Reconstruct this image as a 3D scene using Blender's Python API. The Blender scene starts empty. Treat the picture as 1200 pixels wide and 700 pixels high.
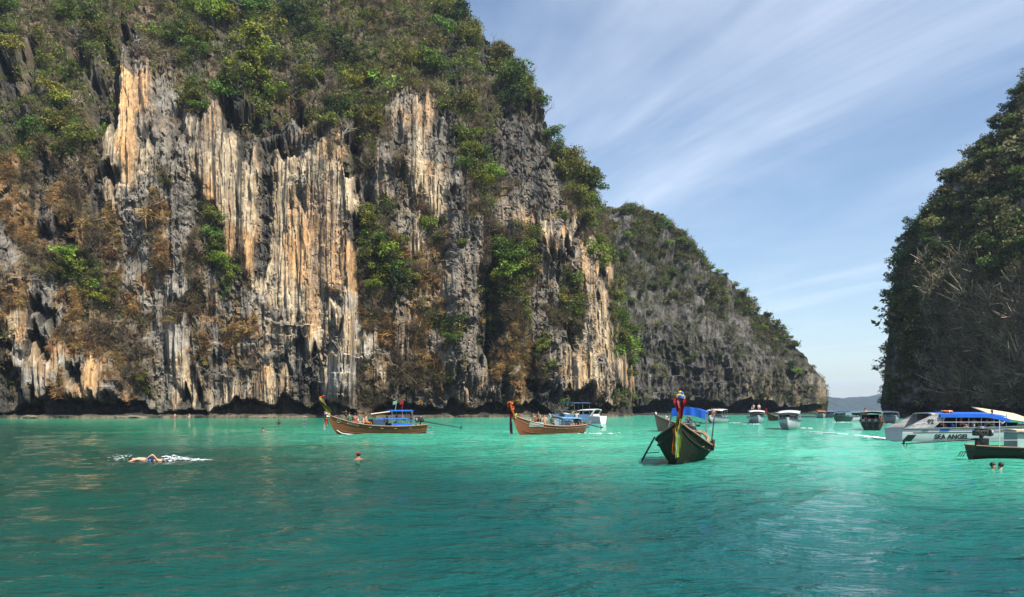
import bpy, bmesh, math, random
import numpy as np
from mathutils import Vector, Matrix

# ------------------------------------------------------------------ camera, sky, sun, exposure
SC = bpy.context.scene
COL = SC.collection
F, PX, PY, CAMH = 950.0, 600.0, 481.0, 2.2        # lens and horizon of the photograph (1200 x 700)
cam_d = bpy.data.cameras.new('camera'); cam = bpy.data.objects.new('camera', cam_d); COL.objects.link(cam)
cam.location = (0, 0, CAMH); cam.rotation_euler = (math.radians(90), 0, 0)
cam_d.sensor_width = 36; cam_d.lens = 36 * F / 1200; cam_d.shift_y = (PY - 350) / 1200
cam_d.clip_start = 0.2; cam_d.clip_end = 20000
SC.camera = cam

SUN_EL, SUN_AZ = math.radians(52), math.radians(46)      # azimuth measured from behind the camera towards the right
tosun = Vector((math.cos(SUN_EL) * math.sin(SUN_AZ), -math.cos(SUN_EL) * math.cos(SUN_AZ), math.sin(SUN_EL)))
sun_d = bpy.data.lights.new('sun', 'SUN'); sun_d.energy = 5.0; sun_d.angle = math.radians(0.53); sun_d.color = (1, 0.93, 0.82)
sun = bpy.data.objects.new('sun', sun_d); COL.objects.link(sun); sun.location = (60, -40, 120)
sun.rotation_euler = (-tosun).to_track_quat('-Z', 'Y').to_euler()

world = bpy.data.worlds.new('World'); SC.world = world; world.use_nodes = True
wn, wl = world.node_tree.nodes, world.node_tree.links
wn.clear()
out = wn.new('ShaderNodeOutputWorld'); bg = wn.new('ShaderNodeBackground'); bg.inputs[1].default_value = 0.118
sky = wn.new('ShaderNodeTexSky'); sky.sky_type = 'NISHITA'; sky.sun_disc = False
sky.sun_elevation = SUN_EL; sky.sun_rotation = math.atan2(tosun.x, tosun.y)
sky.air_density = 1.0; sky.dust_density = 0.2; sky.ozone_density = 1.6
# thin cirrus: noise on a flat cloud layer far overhead (direction / height)
tc = wn.new('ShaderNodeTexCoord'); sep = wn.new('ShaderNodeSeparateXYZ'); wl.new(tc.outputs['Generated'], sep.inputs[0])
def wmath(op, a, b=None, c=None):
    n = wn.new('ShaderNodeMath'); n.operation = op
    for i, v in enumerate((a, b, c)):
        if v is None: continue
        if isinstance(v, (int, float)): n.inputs[i].default_value = v
        else: wl.new(v, n.inputs[i])
    return n.outputs[0]
zc = wmath('MAXIMUM', wmath('ADD', sep.outputs[2], 0.06), 0.03)
comb = wn.new('ShaderNodeCombineXYZ'); wl.new(wmath('DIVIDE', sep.outputs[0], zc), comb.inputs[0]); wl.new(wmath('DIVIDE', sep.outputs[1], zc), comb.inputs[1])
def cloud(axis, along, across, detail, loc, lo, hi, dist=0.0):
    """noise drawn out along one heading of the cloud layer"""
    m1 = wn.new('ShaderNodeMapping'); m1.inputs['Rotation'].default_value = (0, 0, -math.radians(axis)); m1.inputs['Location'].default_value = loc
    mp = wn.new('ShaderNodeMapping'); mp.inputs['Scale'].default_value = (along, across, 1); wl.new(m1.outputs[0], mp.inputs[0])
    nz = wn.new('ShaderNodeTexNoise'); nz.inputs['Detail'].default_value = detail; nz.inputs['Scale'].default_value = 1; nz.inputs['Roughness'].default_value = 0.58; nz.inputs['Distortion'].default_value = dist
    mr = wn.new('ShaderNodeMapRange'); mr.interpolation_type = 'SMOOTHSTEP'; mr.inputs[1].default_value = lo; mr.inputs[2].default_value = hi
    wl.new(comb.outputs[0], m1.inputs[0]); wl.new(mp.outputs[0], nz.inputs[0]); wl.new(nz.outputs[0], mr.inputs[0])
    return mr.outputs[0]
c1 = cloud(112, .25, .75, 5, (.35, .2, 0), .40, .74, .8)
c2 = cloud(116, .7, 2.6, 9, (3.7, .4, 0), .36, .74, .9)
c3 = cloud(100, 1.3, 1.9, 9, (8.1, 2.0, 0), .30, .75, .3)
cm = wmath('ADD', wmath('MULTIPLY', c1, wmath('ADD', wmath('MULTIPLY', c2, .14), .36)), wmath('MULTIPLY', c3, .12))
mix = wn.new('ShaderNodeMix'); mix.data_type = 'RGBA'
wl.new(cm, mix.inputs['Factor']); wl.new(sky.outputs[0], mix.inputs['A']); mix.inputs['B'].default_value = (7.0, 7.6, 8.6, 1)
wl.new(mix.outputs['Result'], bg.inputs[0]); wl.new(bg.outputs[0], out.inputs[0])

SC.view_settings.view_transform = 'Standard'; SC.view_settings.look = 'None'
SC.view_settings.exposure = 0.48; SC.view_settings.gamma = 1.0; SC.view_settings.use_curve_mapping = False
SC.render.engine = 'CYCLES'
SC.cycles.max_bounces = 5; SC.cycles.diffuse_bounces = 0; SC.cycles.glossy_bounces = 3; SC.cycles.transmission_bounces = 4
SC.cycles.volume_bounces = 0; SC.cycles.transparent_max_bounces = 6
SC.cycles.use_denoising = True
SC.cycles.caustics_reflective = False; SC.cycles.caustics_refractive = False
SC.cycles.use_adaptive_sampling = True; SC.cycles.adaptive_threshold = 0.015

random.seed(7); rng = np.random.default_rng(7)
def P(px, Y, z=None, py=None):
    """world point seen at photo column px at distance Y; z given or read from row py"""
    return Vector(((px - PX) / F * Y, Y, z if z is not None else CAMH + (PY - py) / F * Y))
def Dw(py):                                       # distance of a point on the water seen at row py
    return CAMH * F / (py - PY)

# ------------------------------------------------------------------ noise in numpy
def _hash(ix, iy, iz, seed):
    with np.errstate(over='ignore'):
        h = (ix.astype(np.uint32) * np.uint32(374761393) + iy.astype(np.uint32) * np.uint32(668265263) + iz.astype(np.uint32) * np.uint32(2147483647 - 5) + np.uint32(seed * 974711 + 13))
        h = (h ^ (h >> np.uint32(13))) * np.uint32(1274126177)
        h = (h ^ (h >> np.uint32(16))) * np.uint32(2246822519)
        h = h ^ (h >> np.uint32(15))
    return h.astype(np.float64) / 4294967295.0
def vn(x, y, seed=0, z=None):
    """value noise, 0..1"""
    x = np.asarray(x, float); y = np.asarray(y, float)
    ix = np.floor(x).astype(np.int64); iy = np.floor(y).astype(np.int64)
    fx = x - ix; fy = y - iy
    fx = fx * fx * fx * (fx * (fx * 6 - 15) + 10); fy = fy * fy * fy * (fy * (fy * 6 - 15) + 10)
    o = np.zeros_like(ix)
    a = _hash(ix, iy, o, seed); b = _hash(ix + 1, iy, o, seed); c = _hash(ix, iy + 1, o, seed); d = _hash(ix + 1, iy + 1, o, seed)
    return (a * (1 - fx) + b * fx) * (1 - fy) + (c * (1 - fx) + d * fx) * fy
def fbm(x, y, seed=0, octv=4, rough=0.5):
    t = 0; a = 1; n = 0
    for k in range(octv):
        t = t + a * vn(x * 2 ** k + 17.3 * k, y * 2 ** k + 9.1 * k, seed + k); n += a; a *= rough
    return t / n
def ridged(x, y, seed=0, octv=3):
    t = 0; a = 1; n = 0
    for k in range(octv):
        t = t + a * (1 - np.abs(2 * vn(x * 2 ** k + 5.3 * k, y * 2 ** k, seed + k) - 1)); n += a; a *= 0.5
    return t / n
def cells(x, y, seed=0):
    """random value of the nearest cell (broken blocks) and the distance to its border (cracks)"""
    ix = np.floor(x).astype(np.int64); iy = np.floor(y).astype(np.int64); z = np.zeros_like(ix)
    f1 = np.full(x.shape, 9.0); f2 = f1.copy(); val = np.zeros(x.shape)
    for dx in (-1, 0, 1):
        for dy in (-1, 0, 1):
            cx, cy = ix + dx, iy + dy
            d = (cx + _hash(cx, cy, z, seed) - x) ** 2 + (cy + _hash(cx, cy, z + 1, seed) - y) ** 2
            n = d < f1; f2 = np.where(n, f1, np.minimum(f2, d)); f1 = np.where(n, d, f1); val = np.where(n, _hash(cx, cy, z + 2, seed), val)
    return val, np.sqrt(f2) - np.sqrt(f1)
def sstep(a, b, x):
    t = np.clip((x - a) / (b - a), 0, 1); return t * t * (3 - 2 * t)

# ------------------------------------------------------------------ materials
MATS = {}
def mat(name, col, rough=0.6, var=0.25, scale=3.0, metal=0.0, spec=0.5, bump=0.0, stretch=(1, 1, 1), coat=0.0, alpha=1.0):
    if name in MATS: return MATS[name]
    m = bpy.data.materials.new(name); m.use_nodes = True; MATS[name] = m
    n, l = m.node_tree.nodes, m.node_tree.links; b = n['Principled BSDF']
    tx = n.new('ShaderNodeTexCoord'); mp = n.new('ShaderNodeMapping'); mp.inputs['Scale'].default_value = stretch
    nz = n.new('ShaderNodeTexNoise'); nz.inputs['Scale'].default_value = scale; nz.inputs['Detail'].default_value = 6
    l.new(tx.outputs['Object'], mp.inputs[0]); l.new(mp.outputs[0], nz.inputs[0])
    cr = n.new('ShaderNodeValToRGB'); cr.color_ramp.elements[0].position = 0.3; cr.color_ramp.elements[1].position = 0.7
    cr.color_ramp.elements[0].color = tuple(c * (1 - var) for c in col) + (1,); cr.color_ramp.elements[1].color = tuple(min(1, c * (1 + var)) for c in col) + (1,)
    l.new(nz.outputs[0], cr.inputs[0]); l.new(cr.outputs[0], b.inputs['Base Color'])
    b.inputs['Roughness'].default_value = rough; b.inputs['Metallic'].default_value = metal; b.inputs['Specular IOR Level'].default_value = spec
    b.inputs['Coat Weight'].default_value = coat
    if alpha < 1: b.inputs['Alpha'].default_value = alpha
    if bump:
        bp = n.new('ShaderNodeBump'); bp.inputs['Strength'].default_value = bump; bp.inputs['Distance'].default_value = 0.02; l.new(nz.outputs[0], bp.inputs['Height']); l.new(bp.outputs[0], b.inputs['Normal'])
    return m

def rock_material(name, bump=1.0):
    m = bpy.data.materials.new(name); m.use_nodes = True
    n, l = m.node_tree.nodes, m.node_tree.links; b = n['Principled BSDF']
    at = n.new('ShaderNodeAttribute'); at.attribute_name = 'Col'
    tx = n.new('ShaderNodeTexCoord')
    def noise(sc, stretch, det=8):
        mp = n.new('ShaderNodeMapping'); mp.inputs['Scale'].default_value = stretch
        nz = n.new('ShaderNodeTexNoise'); nz.inputs['Scale'].default_value = sc; nz.inputs['Detail'].default_value = det; nz.inputs['Roughness'].default_value = 0.62
        l.new(tx.outputs['Object'], mp.inputs[0]); l.new(mp.outputs[0], nz.inputs[0]); return nz.outputs[0]
    a = noise(0.8, (1, 1, 0.5), 10); s = noise(2.0, (1, 1, 0.05), 5)
    def mr(x, lo, hi, a0, a1):
        r = n.new('ShaderNodeMapRange'); r.inputs[1].default_value = lo; r.inputs[2].default_value = hi; r.inputs[3].default_value = a0; r.inputs[4].default_value = a1; l.new(x, r.inputs[0]); return r.outputs[0]
    mu = n.new('ShaderNodeMath'); mu.operation = 'MULTIPLY'; l.new(mr(a, 0.3, 0.7, 0.55, 1.35), mu.inputs[0]); l.new(mr(s, 0.3, 0.7, 0.72, 1.25), mu.inputs[1])
    mx = n.new('ShaderNodeVectorMath'); mx.operation = 'SCALE'; l.new(at.outputs['Color'], mx.inputs[0]); l.new(mu.outputs[0], mx.inputs['Scale'])
    l.new(mx.outputs[0], b.inputs['Base Color']); b.inputs['Roughness'].default_value = 0.92; b.inputs['Specular IOR Level'].default_value = 0.2
    bp = n.new('ShaderNodeBump'); bp.inputs['Strength'].default_value = 0.8; bp.inputs['Distance'].default_value = bump; l.new(a, bp.inputs['Height']); l.new(bp.outputs[0], b.inputs['Normal'])
    return m

def leaf_material(name):
    m = bpy.data.materials.new(name); m.use_nodes = True
    n, l = m.node_tree.nodes, m.node_tree.links; b = n['Principled BSDF']
    at = n.new('ShaderNodeAttribute'); at.attribute_name = 'Col'
    oi = n.new('ShaderNodeObjectInfo'); hs = n.new('ShaderNodeHueSaturation')
    r1 = n.new('ShaderNodeMapRange'); r1.inputs[3].default_value = 0.47; r1.inputs[4].default_value = 0.53; l.new(oi.outputs['Random'], r1.inputs[0])
    r2 = n.new('ShaderNodeMapRange'); r2.inputs[3].default_value = 0.7; r2.inputs[4].default_value = 1.3; l.new(oi.outputs['Random'], r2.inputs[0])
    tx = n.new('ShaderNodeTexNoise'); tx.inputs['Scale'].default_value = 1.5
    r3 = n.new('ShaderNodeMapRange'); r3.inputs[3].default_value = 0.75; r3.inputs[4].default_value = 1.25; l.new(tx.outputs[0], r3.inputs[0])
    mm = n.new('ShaderNodeMath'); mm.operation = 'MULTIPLY'; l.new(r2.outputs[0], mm.inputs[0]); l.new(r3.outputs[0], mm.inputs[1])
    l.new(r1.outputs[0], hs.inputs['Hue']); l.new(mm.outputs[0], hs.inputs['Value']); l.new(at.outputs['Color'], hs.inputs['Color'])
    l.new(hs.outputs[0], b.inputs['Base Color']); b.inputs['Roughness'].default_value = 0.6; b.inputs['Specular IOR Level'].default_value = 0.25
    tr = n.new('ShaderNodeBsdfTranslucent'); l.new(hs.outputs[0], tr.inputs[0])
    ms = n.new('ShaderNodeMixShader'); ms.inputs[0].default_value = 0.3
    o = n['Material Output']; l.new(b.outputs[0], ms.inputs[1]); l.new(tr.outputs[0], ms.inputs[2]); l.new(ms.outputs[0], o.inputs[0])
    return m
LEAF = leaf_material('foliage'); TWIG = mat('bark_grey_brown', (0.2, 0.16, 0.12), 0.9, 0.35, 4); PALEBARK = mat('bark_pale', (0.42, 0.38, 0.31), 0.9, 0.3, 4)

# ------------------------------------------------------------------ mesh helpers
def grid_mesh(name, V, material, cols=None, smooth=True):
    """V: rows x cols x 3 array"""
    R, C = V.shape[:2]
    idx = np.arange(R * C).reshape(R, C)
    q = np.stack([idx[:-1, :-1], idx[:-1, 1:], idx[1:, 1:], idx[1:, :-1]], -1).reshape(-1, 4)
    return raw_mesh(name, V.reshape(-1, 3), q, material, cols, smooth)
def raw_mesh(name, verts, quads, material, cols=None, smooth=False):
    me = bpy.data.meshes.new(name)
    me.vertices.add(len(verts)); me.vertices.foreach_set('co', np.ascontiguousarray(verts, np.float32).ravel())
    k = quads.shape[1]
    me.loops.add(len(quads) * k); me.loops.foreach_set('vertex_index', np.ascontiguousarray(quads, np.int32).ravel())
    me.polygons.add(len(quads)); me.polygons.foreach_set('loop_start', np.arange(0, len(quads) * k, k, dtype=np.int32))
    me.polygons.foreach_set('use_smooth', np.full(len(quads), smooth))
    if cols is not None:
        a = me.color_attributes.new('Col', 'FLOAT_COLOR', 'POINT')
        c4 = np.ones((len(verts), 4), np.float32); c4[:, :3] = cols.reshape(-1, 3); a.data.foreach_set('color', c4.ravel())
    me.update(calc_edges=True); me.materials.append(material)
    return me
def link(name, data, parent=None, loc=None):
    o = bpy.data.objects.new(name, data); COL.objects.link(o)
    if parent is not None: o.parent = parent
    if loc is not None: o.location = loc
    return o
def tag(o, label=None, cat=None, group=None, kind=None):
    if label: o['label'] = label
    if cat: o['category'] = cat
    if group: o['group'] = group
    if kind: o['kind'] = kind
    return o

# ------------------------------------------------------------------ the tall streaked cliff
ROWS = """gbbyybbbbbyyggyggygbbbbbbbyg
ybbbgybbbbyygyygyygbbbbbbygy
gKbbKyyKbbbggygyygybbgbbbbgyDb
yKbyKyKRbbggyggybygbbbbbbyggDby
KKyygKKCRbbgbggybyybyybbbygyDbyD
KKyyyKKCCRRgbgggbbbyyybbbyDbbggD
KyyybKDCCRDgcKKgbKybyybRcbgbDDggD
gygybKCCRRDccDKDDRbyybbccDgybDDDygy
yybyyyCCDRDcccDKKDDbKyRDcRDgyDDDDyyyb
obDbbbCCcRRcCCcKCccCKbRbcRDggDDDDyggy
obDobDKCRyRDCCCDCRccCDRDCcRygDDDDyggg
ooDobDCRRRRDCCcDCDccCKcbCCDbybDDDyggb
ooRooboRRoRDyCCDCcccCgyRbCRbbRDDDbybb
RoDKoboRRoRbyCCDcCCcDgyRCyRRbRccRcbbb
RbobbboRRoRbgCCDCCccDgyoCoRRbbgCCKcyb
RbbggbbRRoRbgbCDCCccCygbobRRbbgRDRcCy
boRgoyoRoRRbRgbCCCccCbggooRRKyyRRycDy
ooRooyyoRRWbcRRRCccDCbbgooRRKybRRyccy
oCKRobbobRboRoRcRCcCWobRoyRRKbyRbbcCg
bCRooobbRRWbRooRcRCDCWocoRgRKobRRKcCy
KRKCRoobbRWoRoRcRDCDCWocoRRRKooyRCRCy
bWCWKCobRRCDDRbRDRDCWbcbboyRRoobRCCRC
KWWoCCRoyRCCDcDCCDDWWbbbbbDDcDoKRCCcc
KKcKKKKDDDKKcCcCcDKWcbbDDDDcDKcKKKKcK""".split('\n')
#        cream dark orange green olive brown recess pale
CODE = {'g': (0, .3, 0, 1, .2, .1, 0, 0), 'y': (0, .2, .1, .35, 1, .35, 0, 0), 'b': (.05, .2, .2, .05, .15, 1, 0, 0),
        'o': (.3, .1, 1, 0, .05, .5, 0, .1), 'C': (1, 0, .25, 0, 0, 0, 0, 0), 'c': (.6, .25, .1, 0, 0, .05, 0, .2),
        'R': (.08, .1, .05, 0, 0, .05, 0, .1), 'D': (.02, .8, 0, 0, 0, .08, .3, 0), 'K': (0, .8, 0, .2, .1, .1, 1, 0), 'W': (.35, 0, 0, 0, 0, 0, 0, 1)}  # K cells: deep recesses, their shade painted in as dark rock
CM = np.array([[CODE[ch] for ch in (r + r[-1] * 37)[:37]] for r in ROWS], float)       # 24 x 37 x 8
def lookup(c, y):
    fx = np.clip(c / 20 - 0.5, 0, 35.999); fy = np.clip(y / 20 - 0.5, 0, 22.999)
    ix = fx.astype(int); iy = fy.astype(int)
    fx = sstep(0.15, 0.85, fx - ix)[..., None]; fy = sstep(0.15, 0.85, fy - iy)[..., None]
    return (CM[iy, ix] * (1 - fx) + CM[iy, ix + 1] * fx) * (1 - fy) + (CM[iy + 1, ix] * (1 - fx) + CM[iy + 1, ix + 1] * fx) * fy

def cliff_base(cs, nrow, d0, sil, zb, lean=0.10, slope=0.75, zmin=-1.5):
    """rows x cols of undisplaced points: near-vertical wall, leaning back above zb, up to the skyline"""
    D0 = np.interp(cs, *d0); yt = np.interp(cs, *sil); ZB = np.interp(cs, *zb)
    sb = lambda z: lean * np.maximum(z, 0) + slope * (np.sqrt((np.maximum(z - ZB + 8, 0)) ** 2 + 36) - 6)
    zt = np.full_like(cs, 50.0)
    for _ in range(30):
        zt = 0.5 * zt + 0.5 * np.maximum(CAMH + (PY - yt) / F * (D0 + sb(zt)), 0.5)
    t = np.linspace(0, 1, nrow)[:, None]
    z = zmin + (zt[None] - zmin) * t
    D = D0[None] + sb(z)
    X = (cs[None] - PX) / F * D0[None] + (cs[None] - PX) / F * (D - D0[None])
    return np.stack([X, D, z], -1), zt

def finish_cliff(base, disp, nrm, back=16, step=9.0, drop=0.5, side=0.0):
    V = base + disp[..., None] * nrm
    top = V[-1]
    sl = top[:, 0] / top[:, 1] + side                  # the far slope runs on behind the skyline
    ext = [top + np.stack([sl * step * k, 0 * sl + step * k, 0 * sl - drop * step * k], -1) for k in range(1, back)]
    return np.concatenate([V, np.stack(ext)], 0)

def mixc(col, c, w):
    return col + (np.array(c)[None, None] - col) * np.clip(w, 0, 1)[..., None]

def make_main():
    cs = np.concatenate([np.arange(-320, -20, 6.0), np.arange(-20, 743.5, 1.0)])
    d0 = ([-320, -100, 0, 200, 400, 600, 690, 720, 735, 744], [178, 212, 222, 232, 240, 252, 264, 274, 284, 300])
    sil = ([-320, 0, 200, 400, 480, 510, 535, 548, 560, 590, 600, 620, 632, 640, 650, 665, 680, 700, 706, 712, 718, 725, 732, 738, 742, 744],
           [-190, -190, -165, -110, -60, -30, 0, 18, 38, 66, 82, 108, 138, 156, 168, 182, 200, 226, 236, 256, 292, 335, 372, 410, 445, 470])
    zb = ([-320, 0, 300, 500, 600, 700, 744], [78, 82, 84, 84, 70, 52, 20])
    base, zt = cliff_base(cs, 560, d0, sil, zb)
    X, Y, Z = base[..., 0], base[..., 1], base[..., 2]
    py = PY - (Z - CAMH) * F / Y
    S = np.broadcast_to((np.concatenate([[0], np.cumsum(np.hypot(np.diff(X[0]), np.diff(Y[0])))]))[None], Z.shape)
    C2 = np.broadcast_to(cs[None], Z.shape)
    wx = (fbm(S / 5, Z / 9, 11, 3) - .5) * 22; wy = (fbm(S / 2.2, Z / 14, 21, 3) - .5) * 56
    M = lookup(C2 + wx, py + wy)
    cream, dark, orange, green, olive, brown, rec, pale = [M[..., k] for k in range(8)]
    vegw = np.clip(green + olive * .8 + brown * .8, 0, 1)
    bare = np.clip(cream + pale, 0, 1)
    # relief
    bz = (fbm(S / 34, Z / 70, 31, 2) - .5) * 11                                  # buttresses
    fl = (ridged(S / 7 + fbm(S / 20, Z / 30, 33, 2) * 1.2, Z / 110, 41, 2) - .55) * 3.4       # flutes
    fl2 = (ridged(S / 2.2 + fbm(S / 9, Z / 14, 43, 2) * 0.7, Z / 75, 47, 2) - .55) * 1.5
    fl3 = (vn(S / 0.8 + vn(S / 3, Z / 6, 5), Z / 26, 53) - .5) * 0.7
    ph = Z / 13 + fbm(S / 17, Z / 25, 61, 3) * 3.2; saw = ph - np.floor(ph)
    shelf = saw ** 1.8 * 2.3 * sstep(.42, .62, fbm(S / 15, Z / 13, 67, 2))
    ph2 = Z / 4.3 + fbm(S / 6, Z / 9, 71, 3) * 2.6; saw2 = ph2 - np.floor(ph2)
    shelf2 = saw2 ** 1.5 * 1.0 * sstep(.38, .66, fbm(S / 6, Z / 5, 73, 2))
    jx = fbm(S / 3, Z / 5, 77, 3) * 2.0
    v1, k1 = cells(S / 4.2 + jx, Z / 8 + jx, 83); v2, k2 = cells(S / 1.7 + jx, Z / 3.2, 85); v3, k3 = cells(S / 1.5 + jx * .35, Z / 34, 89)
    blocks = (v1 - .5) * 1.7 + (v2 - .5) * .9 - .7 * sstep(.10, .02, k1) - .35 * sstep(.12, .03, k2)
    drape = (v3 - .5) * 1.3 - .4 * sstep(.12, .03, k3)
    slab = np.clip(1 - 1.6 * vegw - bare - .8 * orange - .6 * dark, 0, 1)                 # plain grey slabs are flatter
    rough = (fbm(S / 2.2, Z / 3.4, 81, 4, .66) - .5) * 1.6 * (1 - .45 * slab)
    lump = (fbm(S / 9, Z / 10, 87, 2) - .5) * 4
    holes = -1.0 * sstep(.72, .78, fbm(S / 1.7, Z / 2.6, 91, 2)) * (1 - vegw)
    d = bz + fl * (.45 + .75 * bare) + fl2 * (.5 + .6 * bare) + fl3 + shelf * (1 - .6 * bare) + shelf2 * (1 - .85 * bare) + rough * (.14 + .95 * (1 - bare)) + lump * (1 - .55 * bare) + holes * (1 - bare) + blocks * (1 - .88 * bare) * (1 - .5 * slab) + drape * (.25 + .75 * bare)
    d = d - rec * (4.5 + 4 * sstep(220, 120, py)) - dark * .8 + bare * 0.6
    # a big fold: the pale pillar stands proud of the brown bay on its right
    d = d + 5.0 * sstep(335, 395, C2) * (1 - sstep(408, 416, C2)) * sstep(500, 440, py) * 1.0
    d = d + 3.5 * sstep(505, 540, C2) * (1 - sstep(566, 572, C2)) * sstep(180, 260, py)
    d = d + 4.0 * sstep(575, 600, C2) * (1 - sstep(640, 720, C2) * .5)
    # tidal notch with a ragged lip and hanging stumps, and a low wave-cut ledge
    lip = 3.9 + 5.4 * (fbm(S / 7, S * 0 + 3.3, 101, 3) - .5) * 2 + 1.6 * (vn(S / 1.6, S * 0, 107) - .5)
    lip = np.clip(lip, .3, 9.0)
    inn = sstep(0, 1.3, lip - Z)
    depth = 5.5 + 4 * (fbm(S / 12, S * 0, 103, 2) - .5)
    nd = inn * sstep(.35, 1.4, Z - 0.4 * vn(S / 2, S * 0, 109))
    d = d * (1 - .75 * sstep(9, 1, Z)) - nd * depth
    edge = sstep(744, 700, C2)
    d = d * (.25 + .75 * edge)
    n = np.array([0.22, -0.975, 0.0]) + 0 * base
    n[..., 2] = 0.35 * sstep(60, 110, Z); n /= np.linalg.norm(n, axis=-1, keepdims=True)
    V = finish_cliff(base, d, n, side=-.2)
    # rock colours: grey weathered limestone, cream and ochre where rain does not reach, black algae streaks, recess shade painted dark
    st = fbm(S / 1.15 + fbm(S / 6, Z / 12, 111, 2) * 1.0, Z / 46, 113, 4, .62)
    st2 = fbm(S / 3.4, Z / 60, 117, 2); mot = fbm(S / 2.6, Z / 3, 119, 4, .6)
    g0 = 0.105 + 0.125 * sstep(.3, .75, mot * .6 + st * .4)
    col = np.stack([g0 * (1.22 - .14 * slab), g0 * 1.05, g0 * (.78 + .17 * slab)], -1) * (1 + .25 * slab[..., None]) * (.88 + .24 * v2[..., None])
    creamw = np.clip(cream * 1.45 * sstep(.27, .45, st * .66 + cream * .29), 0, 1) * (1 - .45 * sstep(.5, .6, fbm(S / 2.6, Z / 80, 123, 3)))
    och = sstep(.42, .66, fbm(S / 5, Z / 16, 121, 3))
    ccol = np.stack([.65 + 0 * och, .52 - .125 * och, .34 - .15 * och], -1) * (.8 + .35 * mot[..., None])
    col = col + (ccol - col) * creamw[..., None]
    col = mixc(col, (.52, .48, .40), pale * sstep(.25, .5, mot + pale * .2) * .9)
    col = mixc(col, (.33, .17, .06), orange * sstep(.42, .56, fbm(S / 4, Z / 5, 131, 4, .6)) * .85)
    col = mixc(col, (.19, .13, .07), brown * .75 * sstep(.3, .5, mot)); col = mixc(col, (.36, .23, .11), .5 * sstep(.54, .68, fbm(S / 3, Z / 12, 127, 4, .6)) * (1 - cream) * (1 - .75 * slab) * (1 - dark))
    col = mixc(col, (.05, .06, .025), np.clip(green + olive * .5, 0, 1) * .6)
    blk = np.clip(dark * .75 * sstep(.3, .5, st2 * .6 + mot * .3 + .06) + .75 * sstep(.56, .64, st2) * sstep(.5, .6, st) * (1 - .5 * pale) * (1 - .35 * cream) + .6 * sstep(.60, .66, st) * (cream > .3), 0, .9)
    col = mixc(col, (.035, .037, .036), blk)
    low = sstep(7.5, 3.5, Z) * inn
    col = mixc(col, (.035, .033, .026), low * .8)                                # undercut shade painted near-black below the notch lip
    ledge = sstep(.9, .3, Z) * sstep(.3, .6, fbm(S / 4, S * 0, 139, 3)); col = mixc(col, (.24, .19, .13), ledge * .8)
    nb = V.shape[0] - base.shape[0]
    col = np.concatenate([col, np.repeat(np.array([[[.06, .06, .03]]]), nb, 0).repeat(col.shape[1], 1)], 0)
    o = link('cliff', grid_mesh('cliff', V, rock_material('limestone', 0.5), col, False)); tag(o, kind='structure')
    return dict(V=V[:base.shape[0]], n=n, M=M, S=S, Z=Z, c=C2, py=py)

# ------------------------------------------------------------------ the grey headland beyond and the shaded cliff on the right
def make_headland():
    cs = np.arange(640, 972.2, 0.9)
    d0 = ([640, 760, 850, 920, 955, 972], [350, 372, 392, 412, 428, 455])
    sil = ([640, 690, 712, 735, 748, 760, 772, 785, 795, 803, 812, 820, 830, 840, 858, 870, 882, 890, 902, 915, 924, 930, 936, 940, 948, 958, 965, 969, 971, 972],
           [236, 240, 245, 243, 246, 249, 254, 264, 272, 281, 294, 302, 310, 317, 330, 341, 352, 362, 370, 380, 388, 398, 406, 413, 426, 437, 446, 456, 468, 480])
    zb = ([640, 760, 850, 930, 972], [45, 45, 42, 30, 12])
    base, zt = cliff_base(cs, 250, d0, sil, zb, .12, .55)
    X, Y, Z = base[..., 0], base[..., 1], base[..., 2]; py = PY - (Z - CAMH) * F / Y
    C2 = np.broadcast_to(cs[None], Z.shape); S = C2 * .42
    bz = (fbm(S / 30, Z / 60, 231, 2) - .5) * 16
    fl = (ridged(S / 6 + fbm(S / 16, Z / 20, 233, 2), Z / 26, 241, 3) - .55) * 5
    fl2 = (ridged(S / 2.2, Z / 10, 247, 2) - .55) * 2.6
    lay = Z / 9 + (C2 - 850) * .012 + fbm(S / 14, Z / 14, 251, 2) * 1.4; lay = lay - np.floor(lay)
    rough = (fbm(S / 2.5, Z / 6, 253, 4, .65) - .5) * 3
    d = bz + fl + fl2 + lay ** 1.5 * 1.8 + rough
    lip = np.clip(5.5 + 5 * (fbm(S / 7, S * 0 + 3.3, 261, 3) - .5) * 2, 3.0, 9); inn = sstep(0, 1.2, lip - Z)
    d = d * (1 - .7 * sstep(9, 1, Z)) - inn * sstep(.3, 1.3, Z) * 7
    d = d * (.3 + .7 * sstep(972, 940, C2))
    n = np.array([0.3, -0.95, 0.0]) + 0 * base; n[..., 2] = .3 * sstep(35, 80, Z); n /= np.linalg.norm(n, axis=-1, keepdims=True)
    V = finish_cliff(base, d, n, side=-.2)
    mot = fbm(S / 3, Z / 3, 271, 4, .65); st = fbm(S / 1.6, Z / 14, 273, 3)
    g0 = (.07 + .08 * sstep(.32, .72, mot * .4 + st * .6)) * (.85 + .45 * lay)
    col = np.stack([g0 * 1.06, g0, g0 * .90], -1)
    col = mixc(col, (.42, .33, .2), sstep(.5, .68, st) * sstep(30, 6, Z) * sstep(840, 900, C2) * .8)
    col = mixc(col, (.055, .06, .03), sstep(.45, .6, fbm(S / 7, Z / 7, 277, 3)) * .6)
    col = mixc(col, (.03, .03, .028), inn * sstep(8, 4, Z) * .8)  # shade under the headland's overhang put into the rock colour
    nb = V.shape[0] - base.shape[0]
    col = np.concatenate([col, np.full((nb, col.shape[1], 3), .05)], 0)
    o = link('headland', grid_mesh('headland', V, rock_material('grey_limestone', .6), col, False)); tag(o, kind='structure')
    return dict(V=V[:base.shape[0]], n=n, Z=Z, c=C2, py=py, S=S)

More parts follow.
